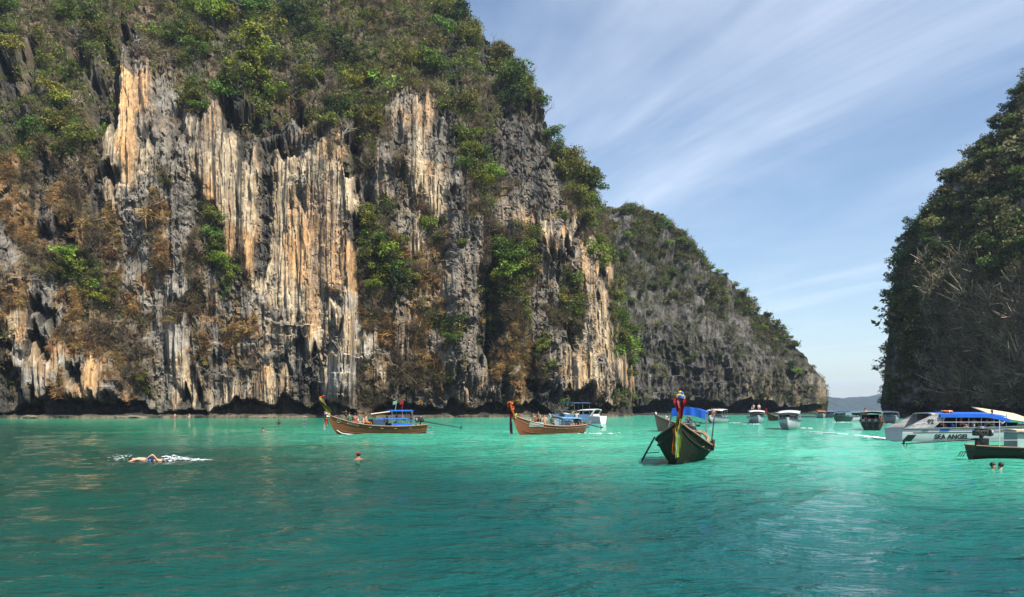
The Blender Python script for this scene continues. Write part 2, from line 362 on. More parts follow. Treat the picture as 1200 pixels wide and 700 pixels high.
def make_right():
    cs = np.concatenate([np.arange(1033, 1215, .9), np.arange(1215, 1560, 6)])
    d0 = ([1033, 1040, 1060, 1120, 1200, 1300, 1560], [262, 246, 236, 218, 200, 182, 140])
    sil = ([1033, 1034, 1036, 1038, 1040, 1043, 1048, 1060, 1068, 1080, 1092, 1105, 1115, 1130, 1142, 1155, 1163, 1170, 1185, 1200, 1300, 1560],
           [476, 458, 446, 425, 398, 365, 332, 300, 286, 262, 250, 232, 210, 202, 186, 168, 160, 146, 120, 104, -40, -260])
    zb = ([1033, 1100, 1200, 1560], [20, 40, 48, 60])
    base, zt = cliff_base(cs, 330, d0, sil, zb, .06, .6)
    X, Y, Z = base[..., 0], base[..., 1], base[..., 2]; py = PY - (Z - CAMH) * F / Y
    C2 = np.broadcast_to(cs[None], Z.shape); S = C2 * .3
    bz = (fbm(S / 18, Z / 40, 331, 2) - .5) * 11
    fl = (ridged(S / 5, Z / 30, 341, 3) - .55) * 4
    rough = (fbm(S / 3, Z / 4, 353, 4, .6) - .5) * 5
    d = (bz + fl + rough)
    d = d - 5 * sstep(5.5, 1, Z + 2 * vn(S / 2, S * 0, 3)) * sstep(-1, 1, Z)
    d = d * (.25 + .75 * sstep(1033, 1075, C2))
    n = np.array([-0.8, -0.6, 0.0]) + 0 * base; n[..., 2] = .3 * sstep(35, 80, Z); n /= np.linalg.norm(n, axis=-1, keepdims=True)
    V = finish_cliff(base, d, n, side=.25)
    mot = fbm(S / 3, Z / 3, 371, 4, .65)
    g0 = .11 + .20 * sstep(.32, .72, mot)
    col = np.stack([g0 * 1.05, g0, g0 * .9], -1)
    col = mixc(col, (.05, .055, .028), sstep(.4, .6, fbm(S / 7, Z / 7, 377, 3)) * .7)
    nb = V.shape[0] - base.shape[0]
    col = np.concatenate([col, np.full((nb, col.shape[1], 3), .05)], 0)
    o = link('wooded_cliff', grid_mesh('wooded_cliff', V, rock_material('shaded_limestone', .5), col, False)); tag(o, kind='structure')
    return dict(V=V[:base.shape[0]], n=n, Z=Z, c=C2, py=py, S=S)

def make_far_hill():
    cs = np.linspace(700, 1500, 420); t = np.linspace(0, 1, 26)[:, None]
    top = np.interp(cs, [700, 900, 950, 985, 1010, 1040, 1100, 1500], [438, 450, 457, 461, 463, 467, 460, 448])
    D = 4200.0
    z = -2 + (CAMH + (PY - top) / F * (D + 300) + 2 + 16 * (fbm(cs / 9, cs * 0, 401, 4) - .5))[None] * np.sin(t * math.pi / 2) ** .9
    Y = D + 600 * t + 0 * z + 90 * (fbm(np.broadcast_to(cs / 7, z.shape), t * 6 + 0 * z, 405, 3) - .5)
    V = np.stack([(cs[None] - PX) / F * (D + 0 * z), Y, z], -1)
    g = .03 + .04 * fbm(np.broadcast_to(cs / 4, z.shape), t * 9 + 0 * z, 411, 4)
    col = np.stack([g * .6, g, g * .75], -1)
    V = np.concatenate([V, V[-1:] + np.array([0, 500, -300])], 0); col = np.concatenate([col, col[-1:]], 0)
    tag(link('distant_hill', grid_mesh('distant_hill', V, rock_material('wooded_hill', 3), col)), kind='structure')

MAIN = make_main(); HEAD = make_headland(); RIGHT = make_right(); make_far_hill()

# ------------------------------------------------------------------ water
def make_water():
    r = np.concatenate([np.geomspace(6, 120, 330), np.geomspace(122, 9000, 60)])
    a = np.radians(np.linspace(-66, 66, 480))
    X = np.sin(a)[None] * r[:, None]; Y = np.cos(a)[None] * r[:, None] - 5
    fade = sstep(160, 25, r)[:, None]
    Z = 0 * X
    rs = np.random.default_rng(3)
    for k in range(16):
        wlen = 1.1 * 1.22 ** k * .62; th = rs.normal(2.2, .75); ph = rs.uniform(0, 6.28)
        amp = .0055 * wlen ** .8
        q = (X * math.cos(th) + Y * math.sin(th)) * 2 * math.pi / wlen + ph + 2.2 * vn(X / 7, Y / 7, 500 + k)
        Z = Z + amp * np.sin(q) * (sstep(.15, .35, np.full_like(r, wlen)[:, None] / (r[:, None] * .025 + .05)))
    Z = Z * fade
    V = np.stack([X, Y, Z], -1)
    m = bpy.data.materials.new('lagoon_water'); m.use_nodes = True
    n, l = m.node_tree.nodes, m.node_tree.links; b = n['Principled BSDF']
    geo = n.new('ShaderNodeNewGeometry'); sp = n.new('ShaderNodeSeparateXYZ'); l.new(geo.outputs['Position'], sp.inputs[0])
    def M_(op, a, b_=None):
        x = n.new('ShaderNodeMath'); x.operation = op
        for i, v in enumerate((a, b_)):
            if v is None: continue
            if isinstance(v, (int, float)): x.inputs[i].default_value = v
            else: l.new(v, x.inputs[i])
        return x.outputs[0]
    def noise(scale, stretch, det=4, rough=.5, rot=0):
        mp = n.new('ShaderNodeMapping'); mp.inputs['Scale'].default_value = stretch; mp.inputs['Rotation'].default_value = (0, 0, rot)
        z = n.new('ShaderNodeTexNoise'); z.inputs['Scale'].default_value = scale; z.inputs['Detail'].default_value = det; z.inputs['Roughness'].default_value = rough
        l.new(geo.outputs['Position'], mp.inputs[0]); l.new(mp.outputs[0], z.inputs[0]); return z.outputs[0]
    def rngn(x, lo, hi, a0=0., a1=1.):
        q = n.new('ShaderNodeMapRange'); q.interpolation_type = 'SMOOTHSTEP'
        for i, v in zip((1, 2, 3, 4), (lo, hi, a0, a1)): q.inputs[i].default_value = v
        l.new(x, q.inputs[0]); return q.outputs[0]
    def mixn(f, a, b_):
        x = n.new('ShaderNodeMix'); x.data_type = 'RGBA'
        for s, v in (('Factor', f), ('A', a), ('B', b_)):
            if isinstance(v, tuple): x.inputs[s].default_value = v + (1,)
            elif isinstance(v, float): x.inputs[s].default_value = v
            else: l.new(v, x.inputs[s])
        return x.outputs['Result']
    big = noise(.045, (1, 1, 1), 3); med = noise(.22, (1, 1, 1), 4)
    # the floor of the lagoon shelves: deep pool close by and to the left, white sand further in and to the right
    f = M_('ADD', M_('SUBTRACT', M_('ADD', sp.outputs[1], M_('MULTIPLY', sp.outputs[0], 1.15)), 42), M_('MULTIPLY', M_('SUBTRACT', big, .5), 36))
    f = M_('ADD', f, M_('MULTIPLY', M_('SUBTRACT', med, .5), 10))
    sand = rngn(f, -26, 22)
    deep = mixn(rngn(sp.outputs[0], -14, 8), (.004, .060, .043), (.006, .088, .092))
    sandc = mixn(rngn(sp.outputs[0], -40, 6), (.026, .245, .138), (.066, .455, .300))
    c = mixn(sand, deep, sandc)
    reef = rngn(noise(.06, (1, .8, 1), 4), .52, .68)
    c = mixn(M_('MULTIPLY', reef, .35), c, (.02, .17, .13))
    c = mixn(rngn(sp.outputs[1], 380, 900), c, (.02, .085, .17))
    l.new(c, b.inputs['Base Color'])
    b.inputs['Roughness'].default_value = .05; b.inputs['IOR'].default_value = 1.33; b.inputs['Specular IOR Level'].default_value = .13
    w1 = noise(1.1, (1, 1.9, 1), 5, .55, .35); w2 = noise(4.2, (1, 1.7, 1), 3, .5, -.3); w3 = noise(.35, (1, 1.6, 1), 3, .5, .1)
    hgt = M_('ADD', M_('ADD', M_('MULTIPLY', w1, .75), M_('MULTIPLY', w2, .24)), M_('MULTIPLY', w3, .9))
    bp = n.new('ShaderNodeBump'); bp.inputs['Strength'].default_value = 1.0; bp.inputs['Distance'].default_value = .42; l.new(hgt, bp.inputs['Height']); l.new(bp.outputs[0], b.inputs['Normal'])
    tag(link('water', grid_mesh('water', V, m)), kind='structure')
make_water()

BOULD = mat('boulder_rock', (.17, .135, .095), .95, .5, 1.6, bump=.6)
# ------------------------------------------------------------------ foliage
def leaf_cloud(rs, n, lobes, rl, size, flat=.8, up=.45):
    """n leaf faces on the shells of several lobes inside a unit crown; returns verts (n*4,3), centre dirs"""
    th = rs.uniform(0, 6.283, lobes); rr = rs.uniform(.15, .72, lobes) ** .8; hz = rs.uniform(-.45, .6, lobes)
    cen = np.stack([np.cos(th) * rr, np.sin(th) * rr, hz * flat], -1); rad = rs.uniform(.6, 1.15, lobes) * rl
    li = rs.integers(0, lobes, n)
    v = rs.normal(size=(n, 3)); v[:, 2] = np.where(v[:, 2] < 0, v[:, 2] * .6, v[:, 2]); v /= np.linalg.norm(v, axis=1, keepdims=True)
    p = cen[li] + v * (rad[li] * rs.uniform(.55, 1.08, n))[:, None] * np.array([1, 1, flat])
    nn = v * .6 + rs.normal(size=(n, 3)) * .55 + np.array([0, 0, up]); nn /= np.linalg.norm(nn, axis=1, keepdims=True)
    t = np.cross(nn, rs.normal(size=(n, 3))); t /= np.linalg.norm(t, axis=1, keepdims=True); b = np.cross(nn, t)
    s = size * rs.uniform(.6, 1.5, n)[:, None]
    t = t * s * 1.25; b = b * s * .62
    V = np.stack([p - t, p - b * 1.0 + nn * s * .1, p + t, p + b * 1.0 + nn * s * .1], 1)
    return V.reshape(-1, 3), li
def quads(n): return np.arange(n * 4).reshape(n, 4)
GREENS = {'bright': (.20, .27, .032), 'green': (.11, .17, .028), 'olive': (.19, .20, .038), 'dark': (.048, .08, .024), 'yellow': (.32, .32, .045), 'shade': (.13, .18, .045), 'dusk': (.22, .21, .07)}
CROWNS = {}
for gi, (gname, gc) in enumerate(GREENS.items()):
    CROWNS[gname] = []
    for k in range(4):
        rs = np.random.default_rng(100 * gi + k); n = 900
        V, li = leaf_cloud(rs, n, 11 + 3 * k, .40, .062, .75)
        lb = rs.uniform(.65, 1.35, li.max() + 1)[li] * rs.uniform(.75, 1.3, n)
        c = np.array(gc)[None] * lb[:, None] * (1 + rs.normal(0, .08, (n, 3)))
        CROWNS[gname].append(raw_mesh('crown', V, quads(n), LEAF, np.repeat(c, 4, 0)))
def tube_into(bm, pts, rads, seg=5):
    rings = []
    for i, p in enumerate(pts):
        p = Vector(p)
        d = (Vector(pts[min(i + 1, len(pts) - 1)]) - Vector(pts[max(i - 1, 0)])).normalized()
        a = d.orthogonal().normalized() if i == 0 else (rings_a - d * rings_a.dot(d)).normalized()
        rings_a = a; b = d.cross(a)
        rings.append([bm.verts.new(p + (a * math.cos(6.2832 * k / seg) + b * math.sin(6.2832 * k / seg)) * rads[i]) for k in range(seg)])
    for r0, r1 in zip(rings, rings[1:]):
        for k in range(seg): bm.faces.new((r0[k], r0[(k + 1) % seg], r1[(k + 1) % seg], r1[k]))
    bm.faces.new(rings[0][::-1]); bm.faces.new(rings[-1])
def bm_mesh(name, bm, material, smooth=False):
    me = bpy.data.meshes.new(name); bmesh.ops.recalc_face_normals(bm, faces=bm.faces); bm.to_mesh(me); bm.free()
    me.materials.append(material)
    if smooth:
        for p in me.polygons: p.use_smooth = True
    return me
TRUNKS = []
for k in range(3):                                     # unit trunk: root at origin (inside the rock), leans out and up, forks
    rs = random.Random(k); bm = bmesh.new()
    tube_into(bm, [(0, .5, -.45), (0, .1, -.3), (rs.uniform(-.1, .1), -.2, .0), (0, -.4, .4)], [.07, .06, .05, .04])
    for j in range(3):
        tube_into(bm, [(0, -.2, 0), (rs.uniform(-.4, .4), -.3 + rs.uniform(-.3, .2), .35), (rs.uniform(-.7, .7), -.4 + rs.uniform(-.5, .4), .75)], [.04, .028, .01])
    TRUNKS.append(bm_mesh('trunk', bm, TWIG))
BARE = []
for k in range(5):                                     # leafless trees: trunk and twigs
    rs = random.Random(50 + k); bt, bb = bmesh.new(), bmesh.new()
    top = (rs.uniform(-.15, .15), -.3, .55); tube_into(bt, [(0, .4, -.35), (0, 0, -.15), (rs.uniform(-.1, .1), -.2, .2), top], [.05, .045, .036, .026])
    def br(p, d, ln, r, lev):
        d = d.normalized(); mid = p + d * ln * .5 + Vector((rs.uniform(-1, 1), rs.uniform(-1, 1), rs.uniform(-.5, .8))) * ln * .12; e = p + d * ln
        tube_into(bb, [p, mid, e], [r, r * .75, r * .45], 4)
        if lev:
            for j in range(3 if lev > 1 else 4):
                nd = d + Vector((rs.uniform(-1, 1), rs.uniform(-1, 1), rs.uniform(-.7, .9))) * .85
                br(p + (e - p) * rs.uniform(.45, 1), nd, ln * rs.uniform(.5, .75), r * .5, lev - 1)
    for j in range(5):
        f = rs.uniform(.35, 1); p0 = Vector((0, -.3 * f, .55 * f))
        br(p0, Vector((rs.uniform(-1, 1), rs.uniform(-1, .4), rs.uniform(0, 1))), rs.uniform(.45, .7), .02, 2)
    BARE.append((bt, bb))
BARE_M = [(bm_mesh('trunk', a.copy(), TWIG), bm_mesh('branches', b.copy(), TWIG), bm_mesh('trunk', a, PALEBARK), bm_mesh('branches', b, PALEBARK)) for a, b in BARE]

def surf_at(G, px, py):
    V = G['V']; x = PX + V[..., 0] / V[..., 1] * F; y = PY - (V[..., 2] - CAMH) / V[..., 1] * F
    i = np.argmin((x - px) ** 2 + (y - py) ** 2 + V[..., 1] * .02); r, c = np.unravel_index(i, x.shape)
    return V[r, c], G['n'][r, c], (x[r, c], y[r, c])
NT = [0]
def put_tree(p, nrm, R, green, label, group, flat=1.0, name='tree'):
    t = link(name, None); rz = math.atan2(nrm[1], nrm[0]) + math.pi / 2 + random.uniform(-.5, .5)
    t.location = p; t.rotation_euler = (0, 0, rz); t.scale = (R, R, R * random.uniform(.8, 1.1) * flat)
    t.empty_display_size = .1
    tag(t, label, 'tree' if name == 'tree' else 'shrub', group)
    cr = link('crown', random.choice(CROWNS[green]), t); cr.location = (0, -.42, .55); cr.rotation_euler = (random.uniform(-.3, .3), random.uniform(-.3, .3), random.uniform(0, 6.28))
    if R > 2.0 or NT[0] % 2 == 0: link('trunk', random.choice(TRUNKS), t)
    NT[0] += 1
    return t
def put_bare(p, nrm, R, pale, label, group, rx=0):
    t = link('bare_tree', None); t.location = p; t.rotation_euler = (rx, 0, math.atan2(nrm[1], nrm[0]) + math.pi / 2 + random.uniform(-.6, .6)); t.scale = (R, R, R)
    tag(t, label, 'tree', group)
    m = random.choice(BARE_M); link('trunk', m[2 if pale else 0], t); link('branches', m[3 if pale else 1], t)

# the trees one can pick out on the tall cliff: photo column, row, radius in photo pixels, colour
NAMED = [(303, 52, 20, 'yellow'), (285, 80, 20, 'bright'), (318, 70, 16, 'bright'), (300, 100, 18, 'bright'), (325, 112, 14, 'bright'), (280, 98, 17, 'green'), (262, 112, 13, 'green'),
         (350, 18, 15, 'dark'), (358, 40, 14, 'dark'), (403, 60, 16, 'dark'), (412, 75, 14, 'dark'), (250, 20, 16, 'bright'), (275, 10, 17, 'green'), (305, 8, 15, 'green'), (318, 28, 13, 'olive'),
         (225, 10, 14, 'olive'), (210, 45, 15, 'green'), (228, 60, 13, 'green'), (235, 48, 12, 'olive'), (262, 22, 14, 'yellow'), (14, 55, 16, 'yellow'), (8, 10, 14, 'green'), (75, 20, 14, 'green'), (110, 28, 14, 'green'),
         (115, 42, 12, 'olive'), (62, 108, 13, 'yellow'), (72, 118, 11, 'yellow'), (50, 75, 12, 'olive'), (85, 90, 12, 'green'), (55, 145, 14, 'olive'), (40, 152, 12, 'green'), (95, 165, 16, 'olive'), (222, 120, 14, 'bright'), (232, 128, 11, 'green'),
         (355, 92, 12, 'olive'), (372, 98, 12, 'bright'), (392, 130, 14, 'dark'), (420, 90, 12, 'olive'), (436, 94, 12, 'olive'), (425, 140, 14, 'olive'), (440, 148, 12, 'olive'), (412, 100, 11, 'yellow'), (385, 145, 12, 'olive'), (440, 22, 10, 'olive'),
         (515, 38, 13, 'green'), (520, 15, 13, 'olive'), (532, 22, 14, 'dark'), (505, 55, 12, 'olive'), (487, 75, 13, 'olive'), (515, 82, 16, 'green'), (500, 70, 12, 'green'), (538, 45, 12, 'olive'), (548, 125, 13, 'olive'), (552, 40, 11, 'olive'), (585, 65, 12, 'olive'),
         (600, 97, 17, 'green'), (612, 105, 13, 'green'), (598, 118, 15, 'dark'), (626, 112, 10, 'olive'), (632, 122, 10, 'green'), (580, 82, 10, 'olive'), (548, 165, 14, 'bright'), (552, 180, 12, 'bright'), (575, 205, 14, 'bright'), (562, 215, 12, 'bright'), (545, 195, 11, 'green'), (568, 185, 9, 'green'),
         (645, 160, 12, 'green'), (650, 178, 11, 'green'), (665, 205, 16, 'olive'), (680, 212, 16, 'green'), (690, 222, 14, 'green'), (675, 232, 14, 'olive'), (688, 240, 13, 'bright'), (668, 188, 12, 'olive'), (695, 205, 10, 'green'), (655, 200, 11, 'olive'), (683, 255, 12, 'olive'), (662, 255, 8, 'green'),
         (697, 300, 13, 'bright'), (705, 312, 10, 'olive'), (712, 268, 10, 'olive'), (700, 282, 9, 'olive'), (727, 372, 10, 'green'), (733, 388, 11, 'green'), (735, 405, 11, 'bright'), (738, 425, 9, 'green'), (728, 395, 9, 'olive'), (736, 440, 8, 'olive'), (722, 350, 9, 'olive'),
         (76, 302, 15, 'bright'), (88, 312, 12, 'bright'), (66, 318, 10, 'olive'), (105, 348, 9, 'yellow'), (118, 352, 8, 'yellow'), (130, 345, 7, 'olive'), (250, 275, 10, 'green'), (258, 290, 10, 'green'), (262, 305, 10, 'bright'), (270, 322, 10, 'bright'), (250, 255, 9, 'olive'), (264, 312, 8, 'green'),
         (432, 265, 12, 'olive'), (440, 285, 13, 'green'), (455, 300, 14, 'bright'), (468, 315, 13, 'green'), (448, 320, 13, 'bright'), (462, 335, 15, 'dark'), (478, 328, 11, 'olive'), (430, 300, 11, 'olive'), (470, 285, 8, 'olive'), (440, 335, 9, 'bright'), (424, 250, 10, 'olive'),
         (592, 292, 13, 'green'), (602, 300, 15, 'green'), (598, 320, 14, 'bright'), (585, 330, 10, 'yellow'), (610, 315, 11, 'olive'), (618, 370, 9, 'olive'), (612, 352, 8, 'olive'), (573, 388, 7, 'bright'), (655, 352, 8, 'yellow'), (632, 408, 9, 'olive'), (646, 428, 7, 'olive'), (582, 350, 8, 'olive'), (528, 395, 7, 'green'), (505, 265, 10, 'bright'), (515, 280, 7, 'green'), (543, 285, 6, 'bright'), (496, 260, 7, 'olive'), (160, 445, 8, 'olive'), (198, 215, 6, 'olive')]
WORDS = {'bright': 'bright green', 'green': 'mid green', 'olive': 'olive green', 'dark': 'dark green', 'yellow': 'yellow green', 'shade': 'deep green', 'dusk': 'brownish green'}
def near_words(px, py):
    for lim, up_w, lo_w in [(115, 'above the orange grassy rocks', 'among the orange grassy rocks'), (200, 'over the narrow cream buttress', 'by the pitted grey slab'), (330, 'above the wide cream wall', 'left of the wide cream wall'),
                            (418, 'above the tall pale pillar', 'on the tall pale pillar'), (482, 'above the brown bay', 'in the brown bay'), (540, 'above the fluted grey columns', 'by the fluted grey columns'),
                            (582, 'at the head of the dark cleft', 'along the dark cleft'), (650, 'over the dark grey slab', 'below the dark grey slab'), (2000, 'on the outer shoulder', 'on the outer edge')]:
        if px < lim: return (up_w if py < 165 else lo_w).replace('left of', 'beside')
def main_label(px, py, rp, g):
    w = ('large ' if rp >= 15 else 'small ' if rp < 10 else 'medium ') + WORDS[g]
    k = 'tree' if py < 165 or px > 690 else 'bush'
    return f'{w} {k} {near_words(px, py)} of the tall cliff'
for px, py, rp, g in NAMED:
    p, nr, q = surf_at(MAIN, px, py + rp * .45)
    R = rp * p[1] / F * 1.32
    lb = main_label(px, py, rp, g); put_tree(p, nr, R, g, lb, 'trees topping the tall cliff' if ' tree ' in lb else 'bushes on the face of the tall cliff', name='shrub' if 'bush' in lb else 'tree')
for px, py, R, pale in [(40, 15, 7, 0), (22, 30, 6, 0), (55, 38, 6, 0), (90, 45, 6, 1), (88, 60, 5, 1), (105, 12, 4, 1), (160, 55, 6, 1), (175, 60, 6, 0), (345, 80, 4, 1), (410, 48, 4, 1), (375, 108, 6, 0), (385, 100, 5, 0), (345, 110, 6, 0), (590, 88, 5, 0), (612, 92, 6, 0), (578, 55, 5, 0),
                        (600, 80, 4, 0), (575, 245, 5, 1), (560, 235, 5, 0), (400, 160, 6, 1), (190, 75, 6, 0), (640, 130, 4, 0), (545, 30, 4, 0), (655, 170, 4, 0), (425, 355, 4, 1), (470, 20, 5, 0), (452, 40, 5, 0), (485, 30, 5, 0), (225, 90, 5, 0)]:
    p, nr, q = surf_at(MAIN, px, py + 8)
    lb = f"{'large' if R > 5 else 'small'} leafless {'pale' if pale else 'grey brown'} tree {near_words(px, py)} of the tall cliff"
    put_bare(p, nr, R, pale, lb, 'leafless trees on the tall cliff')
# skyline and upper trees of the headland
HEADT = [(718, 246), (728, 245), (738, 244), (747, 247), (757, 250), (766, 253), (775, 258), (783, 264), (791, 271), (798, 279), (806, 288), (814, 296), (823, 304), (832, 312), (841, 318), (850, 325), (860, 332), (870, 342), (879, 351), (888, 360), (898, 368), (907, 375), (916, 383), (925, 392), (933, 403),
         (722, 262), (745, 262), (735, 275), (758, 270), (770, 275), (782, 285), (775, 295), (795, 300), (805, 310), (800, 325), (815, 325), (788, 318), (780, 332), (765, 335), (750, 340), (740, 350), (728, 330), (825, 335), (838, 340), (850, 350), (848, 340), (862, 352), (873, 362), (884, 372), (895, 382), (905, 392),
         (790, 345), (782, 350), (760, 365), (770, 380), (745, 385), (750, 410), (730, 300), (812, 415), (840, 415), (805, 420), (860, 440), (910, 400), (918, 410), (925, 402), (930, 435), (928, 425), (905, 365), (766, 430), (775, 440), (820, 360)]
for i, (px, py) in enumerate(HEADT):
    p, nr, q = surf_at(HEAD, px, py + 4); g = random.choice(['green', 'olive', 'olive', 'dark', 'green', 'bright'])
    where = 'skyline' if i < 25 else 'face'
    rr = random.uniform(5, 7.5)
    place = 'skyline' if where == 'skyline' else 'upper face' if py < 330 else 'middle face' if py < 400 else 'lower face'
    place = ('peak ' if px < 775 else 'long slope ' if px < 890 else 'seaward end ') + place
    put_tree(p, nr, rr * p[1] / F, g, f"{'broad' if rr > 6.2 else 'small'} {WORDS[g]} tree on the {place} of the grey headland", f'trees on the {where} of the headland')
RIGHTT = [(1198, 104), (1190, 112), (1182, 125), (1175, 138), (1170, 148), (1160, 162), (1150, 172), (1142, 182), (1132, 196), (1120, 204), (1112, 210), (1108, 222), (1104, 235), (1094, 246), (1086, 255), (1078, 266), (1070, 278), (1064, 288), (1060, 298), (1055, 312), (1050, 326), (1047, 345),
          (1190, 140), (1180, 160), (1195, 165), (1168, 180), (1150, 195), (1160, 205), (1180, 195), (1195, 205), (1140, 210), (1125, 225), (1150, 225), (1170, 222), (1190, 230), (1115, 245), (1135, 245), (1100, 262), (1120, 265), (1160, 250), (1180, 258), (1196, 255), (1090, 280), (1075, 295), (1105, 290), (1130, 285), (1150, 280), (1170, 285), (1190, 285), (1070, 315), (1090, 315), (1115, 315), (1140, 310), (1117, 328), (1165, 310), (1185, 315), (1060, 335), (1080, 340), (1075, 380), (1065, 365), (1100, 345), (1055, 360)]
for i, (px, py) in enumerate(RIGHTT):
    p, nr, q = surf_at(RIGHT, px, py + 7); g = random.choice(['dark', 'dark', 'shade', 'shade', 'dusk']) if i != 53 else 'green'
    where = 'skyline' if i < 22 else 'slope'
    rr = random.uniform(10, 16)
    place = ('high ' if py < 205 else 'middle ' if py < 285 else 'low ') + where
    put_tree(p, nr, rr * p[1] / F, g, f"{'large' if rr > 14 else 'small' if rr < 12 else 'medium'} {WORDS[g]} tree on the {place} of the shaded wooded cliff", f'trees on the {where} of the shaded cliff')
for px, py, R, pale in [(1046, 348, 4.5, 0), (1042, 352, 5, 0), (1042, 345, 4, 0), (1120, 390, 6, 0), (1168, 375, 7, 0), (1195, 400, 7, 0), (1145, 430, 6, 0), (1170, 150, 5, 0), (1135, 335, 6, 0), (1072, 410, 4, 0), (1185, 340, 6, 0)]:
    p, nr, q = surf_at(RIGHT, px, py + 5)
    put_bare(p, nr, R * .55, 0, f"{'large' if R > 6 else 'small'} leafless grey brown tree {'amid the brown brush' if py > 330 else 'near the skyline'} of the shaded wooded cliff", 'leafless trees on the shaded cliff')

# undergrowth that nobody could count: one mass for each cliff
def scatter_material():
    m = leaf_material('scattered_foliage'); n, l = m.node_tree.nodes, m.node_tree.links
    ic = n.new('ShaderNodeAttribute'); ic.attribute_type = 'INSTANCER'; ic.attribute_name = 'ICol'
    at = [x for x in n if x.type == 'ATTRIBUTE' and x.attribute_name == 'Col'][0]; hs = [x for x in n if x.type == 'HUE_SAT'][0]
    mu = n.new('ShaderNodeVectorMath'); mu.operation = 'MULTIPLY'; l.new(ic.outputs['Color'], mu.inputs[0]); l.new(at.outputs['Color'], mu.inputs[1]); l.new(mu.outputs[0], hs.inputs['Color'])
    return m
SCAT = scatter_material()
def scatter_group():
    ng = bpy.data.node_groups.new('scatter', 'GeometryNodeTree')
    ng.interface.new_socket('Geometry', in_out='INPUT', socket_type='NodeSocketGeometry'); ng.interface.new_socket('Geometry', in_out='OUTPUT', socket_type='NodeSocketGeometry')
    N, L = ng.nodes, ng.links; gi = N.new('NodeGroupInput'); go = N.new('NodeGroupOutput')
    def attr(name, t):
        x = N.new('GeometryNodeInputNamedAttribute'); x.data_type = t; x.inputs['Name'].default_value = name; return x.outputs['Attribute']
    tid = attr('tid', 'INT')
    def sel(k):
        c = N.new('FunctionNodeCompare'); c.data_type = 'INT'; c.operation = 'EQUAL'; c.inputs[3].default_value = k; L.new(tid, c.inputs[2])
        sg = N.new('GeometryNodeSeparateGeometry'); sg.domain = 'POINT'; L.new(gi.outputs[0], sg.inputs[0]); L.new(c.outputs[0], sg.inputs[1]); return sg.outputs[0]
    jn = N.new('GeometryNodeJoinGeometry')
    for k in range(1, 7):
        g = N.new('GeometryNodeGeometryToInstance'); L.new(sel(k), g.inputs[0]); L.new(g.outputs[0], jn.inputs[0])
    ip = N.new('GeometryNodeInstanceOnPoints'); L.new(sel(0), ip.inputs['Points']); L.new(jn.outputs[0], ip.inputs['Instance']); ip.inputs['Pick Instance'].default_value = True
    L.new(attr('pick', 'INT'), ip.inputs['Instance Index']); L.new(attr('rot', 'FLOAT_VECTOR'), ip.inputs['Rotation']); L.new(attr('scl', 'FLOAT_VECTOR'), ip.inputs['Scale'])
    L.new(ip.outputs[0], go.inputs[0]); return ng
NG = scatter_group()
def twig_cloud(rs, n, wid, hang):
    d = rs.normal(size=(n, 3)); d[:, 2] = np.abs(d[:, 2]) * (1 - 1.7 * hang) + .2 * (1 - 2 * hang); d /= np.linalg.norm(d, axis=1, keepdims=True)
    p0 = d * rs.uniform(.0, .45, n)[:, None] + rs.normal(size=(n, 3)) * .22; ln = rs.uniform(.35, .9, n)[:, None]
    d = d + rs.normal(size=(n, 3)) * .3
    s = np.cross(d, rs.normal(size=(n, 3))); s = s / np.linalg.norm(s, axis=1, keepdims=True) * wid * rs.uniform(.6, 1.6, n)[:, None]
    V = np.stack([p0 - s, p0 + s, p0 + d * ln + s * .3, p0 + d * ln - s * .3], 1)
    return V.reshape(-1, 3)
